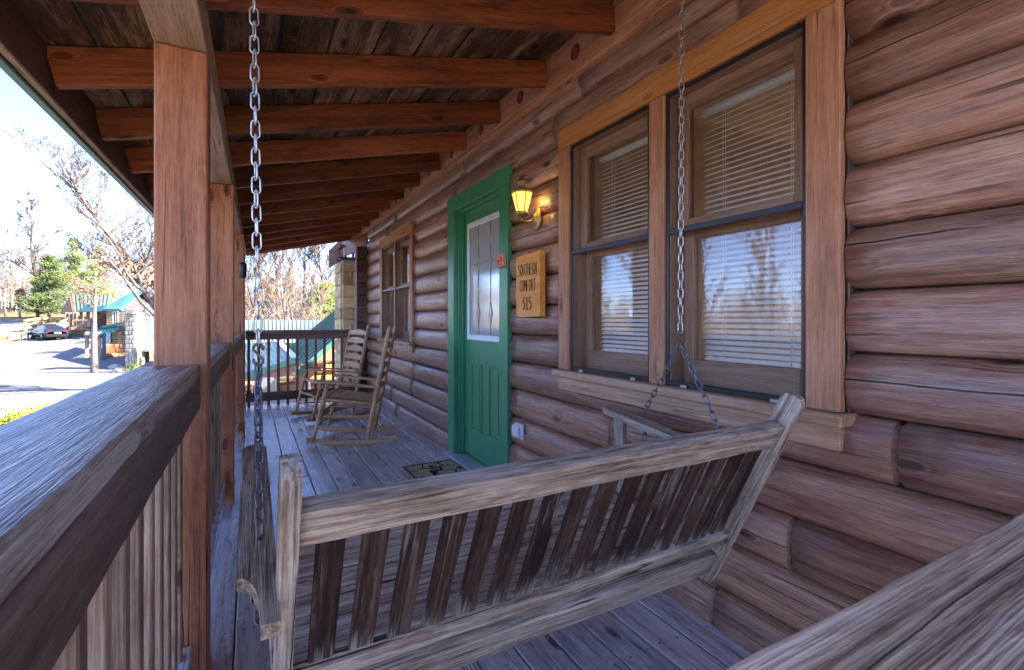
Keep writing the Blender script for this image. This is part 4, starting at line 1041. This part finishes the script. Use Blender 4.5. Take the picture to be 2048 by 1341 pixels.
# ---------------------------------------------------------------- outside: stair rail, fence, car, tub, boulders
sr = thing('stair_handrail', 'red brown handrail outside the left porch railing', 'handrail', (-.52, 3, 0))
board('handrail', (-.512, 2.0, .848), (-.530, 3.9, .862), .09, .035, m_beam, sr)
for y in (2.1, 3.7): bx('rail_post', (-.555, y-.04, -2.3), (-.475, y+.04, .83), m_beam, sr, 'z')
for i in range(12): bx('baluster', (-.535, 2.22+i*.12, -.1), (-.505, 2.25+i*.12, .83), m_beam, sr, 'z')
bx('foot_rail', (-.545, 2.14, -.14), (-.495, 3.66, -.101), m_beam, sr, 'y')
m_yel = plain('yellowed_fence_wood', (.5, .36, .13), .7)
fn = thing('rail_fence', 'yellowed wooden rail fence beside the road above the parked car', 'fence', G(85, 56))
fp = [(51, 54, 661, 640), (79, 55, 655, 636), (116, 58, 647, 635)]
for px, c, b, t_ in fp: board('fence_post', P(px, b, c), P(px, t_, c), .28, .28, m_yel, fn, (1, 0, 0), .02)
for (a, b) in zip(fp, fp[1:]):
    board('fence_rail', P(a[0], a[3]+1.5, a[1]-.2), P(b[0], b[3]+1.5, b[1]-.2), .1, .26, m_yel, fn); board('fence_rail', P(a[0], a[3]+12, a[1]-.2), P(b[0], b[3]+7, b[1]-.2), .08, .18, m_balu, fn)
fn2 = thing('rail_fence', 'dark rail fence on the bank at the far left', 'fence', G(0, 80))
for i in range(7): p = G(-40+i*20, 78+i); board('fence_post', p, p+V((0, 0, 1.7)), .2, .2, m_rail, fn2, (1, 0, 0), 0)
for dz in (.6, 1.1, 1.6): 
    for i in range(6): board('fence_rail', G(-40+i*20, 78+i, dz), G(-20+i*20, 79+i, dz), .06, .14, m_rail, fn2, bev=0)
gd = thing('guard_rail', 'grey metal guard rail next to the parked car', 'guard rail', G(60, 50))
for i, dz in ((0, .45),):
    board('rail_beam', P(40, 672, 47.5), P(72, 664, 50), .08, .32, m_alu, gd)
for px, c in ((42, 47.6), (56, 48.7), (70, 49.8)): p = G(px, c); board('rail_post', p, p+V((0, 0, .7)), .12, .12, m_sidpurp, gd, (1, 0, 0), 0)

def car():
    t = thing('parked_car', 'dark grey sedan parked on the road, seen from behind', 'car')
    m_paint = plain('dark_car_paint', (.02, .022, .03), .2, .1, .03, spec=.8); m_win = plain('car_glass', (.01, .012, .016), .05, 0, 0, spec=1)
    m_tail = plain('tail_lamp', (.35, .01, .01), .2); m_tyre = plain('tyre', (.015, .015, .015), .8)
    # body: cross sections along x (rear at -2.25, front at 2.25), y half width
    secs = [(-2.28, .74, .42, .80), (-2.2, .86, .28, 1.02), (-1.6, .90, .22, 1.08), (-.6, .91, .2, .98), (.8, .91, .2, .96), (1.6, .88, .22, .90), (2.15, .80, .28, .74), (2.28, .66, .4, .6)]
    vs, fs = [], []
    for x, w, z0, z1 in secs:
        zm = (z0+z1)/2
        vs += [(x, -w*.9, z0), (x, -w, zm), (x, -w*.95, z1-.08), (x, -w*.8, z1), (x, w*.8, z1), (x, w*.95, z1-.08), (x, w, zm), (x, w*.9, z0)]
    for i in range(len(secs)-1):
        for k in range(8): k2 = (k+1) % 8; fs.append((i*8+k, i*8+k2, i*8+8+k2, i*8+8+k))
    fs.append(tuple(range(8))); fs.append(tuple(range(8*len(secs)-8, 8*len(secs)))[::-1])
    mobj('body', mesh_of('body', vs, fs, m_paint, True), t)
    cs = [(-1.95, .70, 1.04, 1.06), (-1.15, .66, 1.0, 1.40), (-.4, .66, .96, 1.46), (.4, .66, .95, 1.42), (1.25, .70, .93, .95)]
    vs, fs = [], []
    for x, w, z0, z1 in cs: vs += [(x, -w*1.15, z0), (x, -w*.92, z1-.02), (x, -w*.6, z1), (x, w*.6, z1), (x, w*.92, z1-.02), (x, w*1.15, z0)]
    for i in range(len(cs)-1):
        for k in range(6): k2 = (k+1) % 6; fs.append((i*6+k, i*6+k2, i*6+6+k2, i*6+6+k))
    fs.append(tuple(range(6))); fs.append(tuple(range(24, 30))[::-1])
    g = mobj('greenhouse', mesh_of('greenhouse', vs, fs, m_win, False), t)
    prism('roof_panel', [(-1.1, -.58), (.42, -.58), (.42, .58), (-1.1, .58)], (0, 0, 1.425), ((1, 0, 0), (0, 1, 0)), .045, m_paint, t, .02)
    for s in (-1, 1):
        bx('tail_light', (-2.27, s*.62-.17, .74), (-2.16, s*.62+.17, .88), m_tail, t, 'x', .02)
        bx('mirror', (.75, s*.98-.09, .95), (.95, s*.98+.09, 1.08), m_paint, t, 'x', .03)
        for x in (-1.4, 1.4):
            w = mobj('wheel', lathe_mesh('wheel', [(.2, -.11), (.32, -.11), (.34, -.07), (.34, .07), (.32, .11), (.2, .11)], m_tyre, 20), t, M.Translation((x, s*.82, .34)) @ M.Rotation(R(90), 4, 'X'))
            mobj('hub', lathe_mesh('hub', [(.2, -.115), (.05, -.1), (.05, .1), (.2, .115)], m_alu, 14), w, M.Translation((x, s*.82, .34)) @ M.Rotation(R(90), 4, 'X'))
    bx('bumper', (-2.36, -.84, .32), (-2.22, .84, .56), m_paint, t, 'y', .04); bx('number_plate', (-2.385, -.26, .62), (-2.29, .26, .74), m_white, t, 'y', .01)
    return t
cr = car(); gp = G(97, 49.0)
place(cr, (gp.x, gp.y, gp.z+.05), math.atan2(1, -.62))
tb = thing('green_tub', 'small green tub beside the steps of the brown cabin', 'tub', G(129, 50.5))
mobj('tub_shell', lathe_mesh('tub_shell', [(.55, 0), (.72, .55), (.76, .6), (.7, .6), (.6, .3)], m_teal, 20), tb, M.Translation(G(129, 50.5)))
def rock(name, label, p, s, mat, seed, group=None):
    rnd = random.Random(seed); bm = bmesh.new(); bmesh.ops.create_icosphere(bm, subdivisions=2, radius=1)
    for v_ in bm.verts: v_.co *= 1+.25*NZ.noise(v_.co*1.5+V((seed, 0, 0))); v_.co.x *= s[0]; v_.co.y *= s[1]; v_.co.z *= s[2]
    o = mobj(name, bm_mesh(name, bm, mat), None, M.Translation(p)); return tag(o, label, 'rock', group)
rock('boulder', 'grey boulder left of the parked car', G(35, 50), (.9, .7, .55), m_stoneg, 1, 'boulders by the road')
rock('boulder', 'pale boulder at the foot of the chimney cabin', G(243, 31.5), (.6, .5, .35), m_stoneg, 4, 'boulders by the road')
rock('boulder', 'boulder between the pale trunk and the cabin steps', G(232, 33.5), (.5, .5, .3), m_stoneg, 6, 'boulders by the road')

# ---------------------------------------------------------------- trees
def grow_tree(seed, h, r0, lean=(0, 0), first=.3, minr=.006, spread=.9, n1=16, n2=7, n3=6, n4=3, upw=.35, trunk_stop=1., tw=.07, l1f=.45, dead_flat=False):
    rnd = random.Random(seed); tv, tf, bv, bf, tips = [], [], [], [], []
    def path(p, d, L, n, wig, upb):
        pts = [p.copy()]; d = d.normalized()
        for i in range(n):
            d = (d+V((rnd.uniform(-wig, wig), rnd.uniform(-wig, wig), rnd.uniform(-wig, wig)+upb))).normalized(); p = p+d*(L/n); pts.append(p.copy())
        return pts
    tp = path(V((0, 0, -.3)), V((lean[0], lean[1], 1)), h*trunk_stop+.3, 9, tw, .03)
    tube_geo(tv, tf, tp, [r0*(1.25 if i == 0 else 1)*(1-.9*(i/9)**1.1)+.01 for i in range(10)], 8)
    def sub(pts, r, L, level, cnt):
        for k in range(cnt):
            u = rnd.uniform(.15 if level > 1 else first, 1.)*(len(pts)-1); i = min(int(u), len(pts)-2); f = u-i
            p = pts[i].lerp(pts[i+1], f); d0 = (pts[i+1]-pts[i]).normalized()
            a = rnd.uniform(0, 6.28); sd = V((math.cos(a), math.sin(a), rnd.uniform(-.2, .5)))
            d = (d0*(.45 if level == 1 else .75)+sd*spread+V((0, 0, upw)))
            frac = u/(len(pts)-1); LL = L*rnd.uniform(.55, 1.1)*(1.15-.75*frac if level == 1 else 1.1-.5*frac)
            rr = r*(1-.6*frac)*(.42 if level == 1 else .5)
            ns_ = 5 if level == 1 else 3; q = path(p, d, LL, ns_, .22, .06)
            tube_geo(bv, bf, q, [max(minr, rr*(1-.75*j/ns_)) for j in range(ns_+1)], 5 if level == 1 else 3, cap=False)
            if level < 4: sub(q, rr, LL*.48, level+1, (n2, n3, n4)[level-1])
            else: tips.append(q[-1])
            if level == 3: tips.append(q[-1])
    sub(tp, r0, h*l1f, 1, n1)
    return (tv, tf), (bv, bf), tips
def leaves_geo(tips, n, size, seed, jit=.25, flt=None):
    rnd = random.Random(seed); vs, fs = [], []
    tips = [t for t in tips if (flt is None or flt(t))]
    if not tips: return vs, fs
    for _ in range(n):
        p = rnd.choice(tips)+V((rnd.gauss(0, jit), rnd.gauss(0, jit), rnd.gauss(0, jit))); s = size*rnd.uniform(.6, 1.4)
        a = V((rnd.gauss(0, 1), rnd.gauss(0, 1), rnd.gauss(0, 1))).normalized(); b = a.orthogonal().normalized(); k = len(vs)
        vs += [p-a*s, p+b*s*.5, p+a*s, p-b*s*.5]; fs.append((k, k+1, k+2, k+3))
    return vs, fs
def make_tree(name, label, cat, loc, geo, mt, mb, leaf=None, ml=None, rz=0, sc=1., group=None):
    t = thing(name, label, cat, loc, group); m = WM[t] @ M.Rotation(rz, 4, 'Z') @ M.Scale(sc, 4)
    (tv, tf), (bv, bf) = geo
    if isinstance(tv, bpy.types.Mesh): pass
    mobj('trunk', geo_mesh(geo, 0, mt), t, m); mobj('crown', geo_mesh(geo, 1, mb), t, m)
    if leaf: mobj('dry_foliage', mesh_of('dry_foliage', leaf[0], leaf[1], ml), t, m)
    return t
GM = {}
def geo_mesh(geo, i, mat):
    k = (id(geo), i, mat.name)
    if k not in GM: GM[k] = mesh_of('trunk' if i == 0 else 'crown', geo[i][0], geo[i][1], mat, True)
    return GM[k]
KEEP = []
def proto(*a, **k):
    A_, B_, T_ = grow_tree(*a, **k); g = (A_, B_); KEEP.append(g); return g, T_
bare1, tips1 = proto(1, 15, .36, minr=.028, n1=22, first=.22, spread=1.0, upw=.25)
bare2, tips2 = proto(2, 12, .2, minr=.02, n1=20, first=.3, spread=.8, upw=.45)
bare3, tips3 = proto(7, 9, .14, minr=.013, n1=20, first=.12, spread=.7, upw=.5, n2=8)
g_bt = 'bare trees around the cabins'
make_tree('bare_tree', 'tall bare tree standing alone above the pines at the left', 'tree', G(83, 72), bare1, m_bark, m_bark, rz=1, sc=1.08, group=g_bt)
make_tree('bare_tree', 'thin bare tree on the bank at the left picture edge', 'tree', G(12, 68), bare2, m_bark, m_bark, rz=2, sc=.8, group=g_bt)
make_tree('bare_tree', 'slim bare tree between the left edge and the tall lone tree', 'tree', G(45, 85), bare2, m_bark, m_bark, rz=4, sc=.85, group=g_bt)
make_tree('bare_tree', 'bare tree behind the pines left of the near post', 'tree', G(172, 78), bare2, m_bark, m_bark, rz=.5, sc=.95, group=g_bt)
# big oak leaning out from behind the near post, some dry leaves left
oak, otips = proto(12, 11.6, .32, lean=(-.55, -.10), first=.30, minr=.012, n1=26, spread=1.0, upw=.35, l1f=.55)
lv = leaves_geo(otips, 1600, .085, 3, .18, lambda t: t.z < 6.2)
make_tree('oak_tree', 'large bare oak leaning left from behind the near post, dry orange leaves low down', 'tree', G(436, 24.5), oak, m_bark, m_barkp, lv, m_dry, rz=R(6))
# slender pale trunk in the car park
pt_, ptips = proto(15, 6.6, .21, tw=.015, lean=(-.02, 0), first=.62, n1=12, spread=1.6, upw=-.1, l1f=.42, n3=5)
make_tree('slender_tree', 'slender tree with pale straight trunk standing in the car park', 'tree', G(189, 31), pt_, m_barkp, m_barkp, leaves_geo(ptips, 350, .08, 6, .1), m_dry)
# small tan tree on the bank
st_, stips = proto(18, 3.6, .16, first=.2, n1=16, spread=1., upw=.3, n3=5)
make_tree('small_tree', 'small tan leafed tree on the orange bank', 'tree', G(40, 66), st_, m_barkt, m_barkt, leaves_geo(stips, 1500, .13, 4, .2), m_dry)
# pines
def pine(label, loc, h, rad, seed, n=4200, name='pine_tree', mat=m_pine, size=.26, base=.12):
    rnd = random.Random(seed); t = thing(name, label, 'tree', loc, 'pines behind the cabins'); m = WM[t]
    mobj('trunk', (lambda vs, fs: (tube_geo(vs, fs, [(0, 0, -.3), (.1, 0, h*.5), (0, 0, h*.97)], [.22, .15, .02], 7), mesh_of('trunk', vs, fs, m_bark, True))[1])([], []), t, m)
    vs, fs = [], []; cl = []
    for i in range(int(34+h*7)):
        u = rnd.uniform(base, 1); a = rnd.uniform(0, 6.28); rr = rad*(1-u)**.7*rnd.uniform(.25, 1.08)+.15; z = h*u
        d = V((math.cos(a), math.sin(a), .12)); cl.append((V((0, 0, z)), V((0, 0, z))+d*rr, rr))
        tube_geo(vs, fs, [V((0, 0, z)), V((0, 0, z))+d*rr], [.04, .01], 3, cap=False)
    mobj('branches', mesh_of('branches', vs, fs, m_bark), t, m); vs, fs = [], []
    for _ in range(n):
        a_, b_, rr = rnd.choice(cl); k = rnd.uniform(.25, 1.05); p = a_.lerp(b_, k); s = .16+.13*rr
        p = p+V((rnd.gauss(0, s), rnd.gauss(0, s), rnd.gauss(0, s*.45)-.12*k)); L = size*rnd.uniform(.5, 1.3)
        e = V((rnd.gauss(0, 1), rnd.gauss(0, 1), rnd.gauss(.1, .5))).normalized(); f = e.orthogonal().normalized(); kk = len(vs)
        vs += [p-e*L, p+f*L*.16, p+e*L, p-f*L*.16]; fs.append((kk, kk+1, kk+2, kk+3))
    mobj('crown', mesh_of('crown', vs, fs, mat), t, m); return t
m_pinel = leafm('light_pine_needles', (.06, .09, .02), (.22, .25, .08))
pine('large dark pine on the slope behind the brown cabin', G(98, 60), 8.5, 4.2, 1, 7500)
pine('tall light green pine above the pale green roof', G(146, 63), 10.5, 4.0, 2, 6500, mat=m_pinel)
pine('bushy pine right of the tall light pine', G(196, 65), 10.0, 4.0, 3, 5000, mat=m_pinel)
pine('low dark pine at the left foot of the pine group', G(75, 66), 5.5, 2.6, 4, 4000)
pine('broad pine beyond the far railing next to the chimney', G(655, 38), 6.6, 2.6, 5, 5000, mat=m_pinel)
pine('small pine in the thicket beyond the far railing', G(628, 42), 6.4, 2.0, 6, 3000, mat=m_pinel)
# thicket beyond the end railing
random.seed(31)
th = [(505, 44, bare2, 1.0, 'thin dark bare tree behind the left end of the end railing', m_bark), (540, 40, bare2, .95, 'first of the straight bare trunks above the end railing', m_bark), (556, 41, bare2, 1.05, 'second straight bare trunk above the end railing, beside the first', m_bark),
      (585, 30, bare3, .92, 'pale leaning multi branched tree in the middle of the thicket', m_barkp), (612, 46, bare2, 1.1, 'tall bare tree right of the pale branched tree', m_bark), (520, 33, bare3, .7, 'tan twiggy tree low behind the pale ribbed roof', m_barkt),
      (560, 34, bare3, .72, 'tan twiggy tree under the straight bare trunks', m_barkt), (600, 36, bare3, .8, 'tan bushy bare tree by the thicket centre', m_barkt), (640, 34, bare3, .75, 'tan bare tree next to the pine by the chimney', m_barkt), (655, 48, bare2, 1.0, 'bare tree rising over the pine by the chimney', m_bark), (490, 38, bare3, .85, 'tan bare tree behind the third porch post', m_barkt)]
for i, (px, c, g, s, lb, mt) in enumerate(th): make_tree('bare_tree', lb, 'tree', G(px, c), g, mt, mt, rz=i*1.7, sc=s, group='thicket beyond the porch end')
bs, btips = proto(40, 3.4, .07, first=.05, n1=20, spread=1.1, upw=.4, n2=8)
# distant wood all round, also what the windows mirror
def wood_band():
    rnd = random.Random(77); vs, fs = [], []
    for i in range(1000):
        az = rnd.uniform(-110, 30); d = rnd.uniform(105, 150) if az < -6 else rnd.uniform(52, 95)
        x, y = d*math.sin(R(az)), d*math.cos(R(az)); p = V((x, y, gh(x, y)-.3)); h = rnd.uniform(6, 11)
        tube_geo(vs, fs, [p, p+V((rnd.uniform(-.3, .3), rnd.uniform(-.3, .3), h))], [.12, .02], 3, cap=False)
        for k in range(20):
            z = h*rnd.uniform(.25, .98); a = rnd.uniform(0, 6.28); L = rnd.uniform(.8, 2.8)*(1.15-z/h*.6); q = p+V((0, 0, z)); e = q+V((L*math.cos(a), L*math.sin(a), L*.8))
            tube_geo(vs, fs, [q, e], [.045, .012], 3, cap=False)
            for j in range(3): b = rnd.uniform(0, 6.28); s = q.lerp(e, rnd.uniform(.3, 1)); tube_geo(vs, fs, [s, s+V((.8*math.cos(b), .8*math.sin(b), .7))], [.022, .01], 3, cap=False)
    o = mobj('distant_wood', mesh_of('distant_wood', vs, fs, m_barkt)); return tag(o, 'bare grey brown woodland along the skyline', 'woods', kind='stuff')
wood_band()
def brush():
    rnd = random.Random(50); vs, fs = [], []
    for i in range(5200):
        px = rnd.uniform(455, 700); c = rnd.uniform(30, 52); p = G(px, c); h = rnd.uniform(1.2, 3.9); a = rnd.uniform(0, 6.28); e = p+V((h*.35*math.cos(a), h*.35*math.sin(a), h))
        tube_geo(vs, fs, [p, p.lerp(e, .5)+V((0, 0, .2)), e], [.022, .016, .008], 3, cap=False)
        for k in range(4): b = rnd.uniform(0, 6.28); s = p.lerp(e, rnd.uniform(.35, .95)); L = rnd.uniform(.3, .9); tube_geo(vs, fs, [s, s+V((L*math.cos(b), L*math.sin(b), L*rnd.uniform(-.1, .9)))], [.012, .006], 3, cap=False)
    o = mobj('brush', mesh_of('brush', vs, fs, m_barkt)); return tag(o, 'tan leafless brush beyond the porch end', 'brush', kind='stuff')
brush()
# trees across the road, left of the picture: they stand in the window reflections
for i, (az, d, g, s) in enumerate([(-47, 26, bare2, .9), (-53, 30, bare3, 1.1), (-60, 24, bare3, .9), (-40, 33, bare2, 1.0), (-34, 40, bare2, .9), (-66, 34, bare1, .7)]):
    x, y = d*math.sin(R(az)), d*math.cos(R(az)); make_tree('bare_tree', 'bare tree across the road seen mirrored in the window panes', 'tree', (x, y, gh(x, y)), g, m_bark, m_bark, rz=i*2.1, sc=s, group='trees mirrored in the windows')
# yellow-green shrub bed below the railing
def shrub(label, loc, r, n, seed, mat=m_shrub, size=.045, hz=.45):
    rnd = random.Random(seed); vs, fs, bv, bf = [], [], [], []; t = thing('shrub', label, 'shrub', loc, 'low shrubs below the railing'); m = WM[t]
    for _ in range(n):
        p = V((rnd.gauss(0, r*.45), rnd.gauss(0, r*.45), abs(rnd.gauss(0, hz*.5)))); s = size*rnd.uniform(.6, 1.5); a = V((rnd.gauss(0, 1), rnd.gauss(0, 1), rnd.gauss(0, 1))).normalized(); b = a.orthogonal().normalized(); k = len(vs)
        vs += [p-a*s, p+b*s*.6, p+a*s, p-b*s*.6]; fs.append((k, k+1, k+2, k+3))
        if _ % 14 == 0: tube_geo(bv, bf, [(p.x*.2, p.y*.2, 0), p], [.01, .004], 3, cap=False)
    mobj('foliage', mesh_of('foliage', vs, fs, mat), t, m); mobj('stems', mesh_of('stems', bv, bf, m_bark), t, m); return t
for i, (px, c) in enumerate(((30, 15.0), (55, 15.4), (80, 15.8), (102, 16.4))):
    shrub(('yellow green shrub nearest the left picture edge', 'yellow green shrub second from the left edge', 'yellow green shrub third from the left edge', 'yellow green shrub touching the grey rail cap')[i], G(px, c), .42, 1300, i)
bd = mobj('mulch_bed', lathe_mesh('mulch_bed', [(2.4, 0), (2.2, .16), (1.2, .26), (.05, .3)], plain('maroon_mulch', (.13, .05, .045), .9, 0, .3, 9, .6, bsc=30), 28), None, M.Translation(G(-10, 13.4, -.02))); tag(bd, kind='structure')
# dark pavement strip around the slender tree
shrub('low green plant at the foot of the chimney cabin', G(266, 31.8), .5, 500, 9, m_pinel, .06, .5)
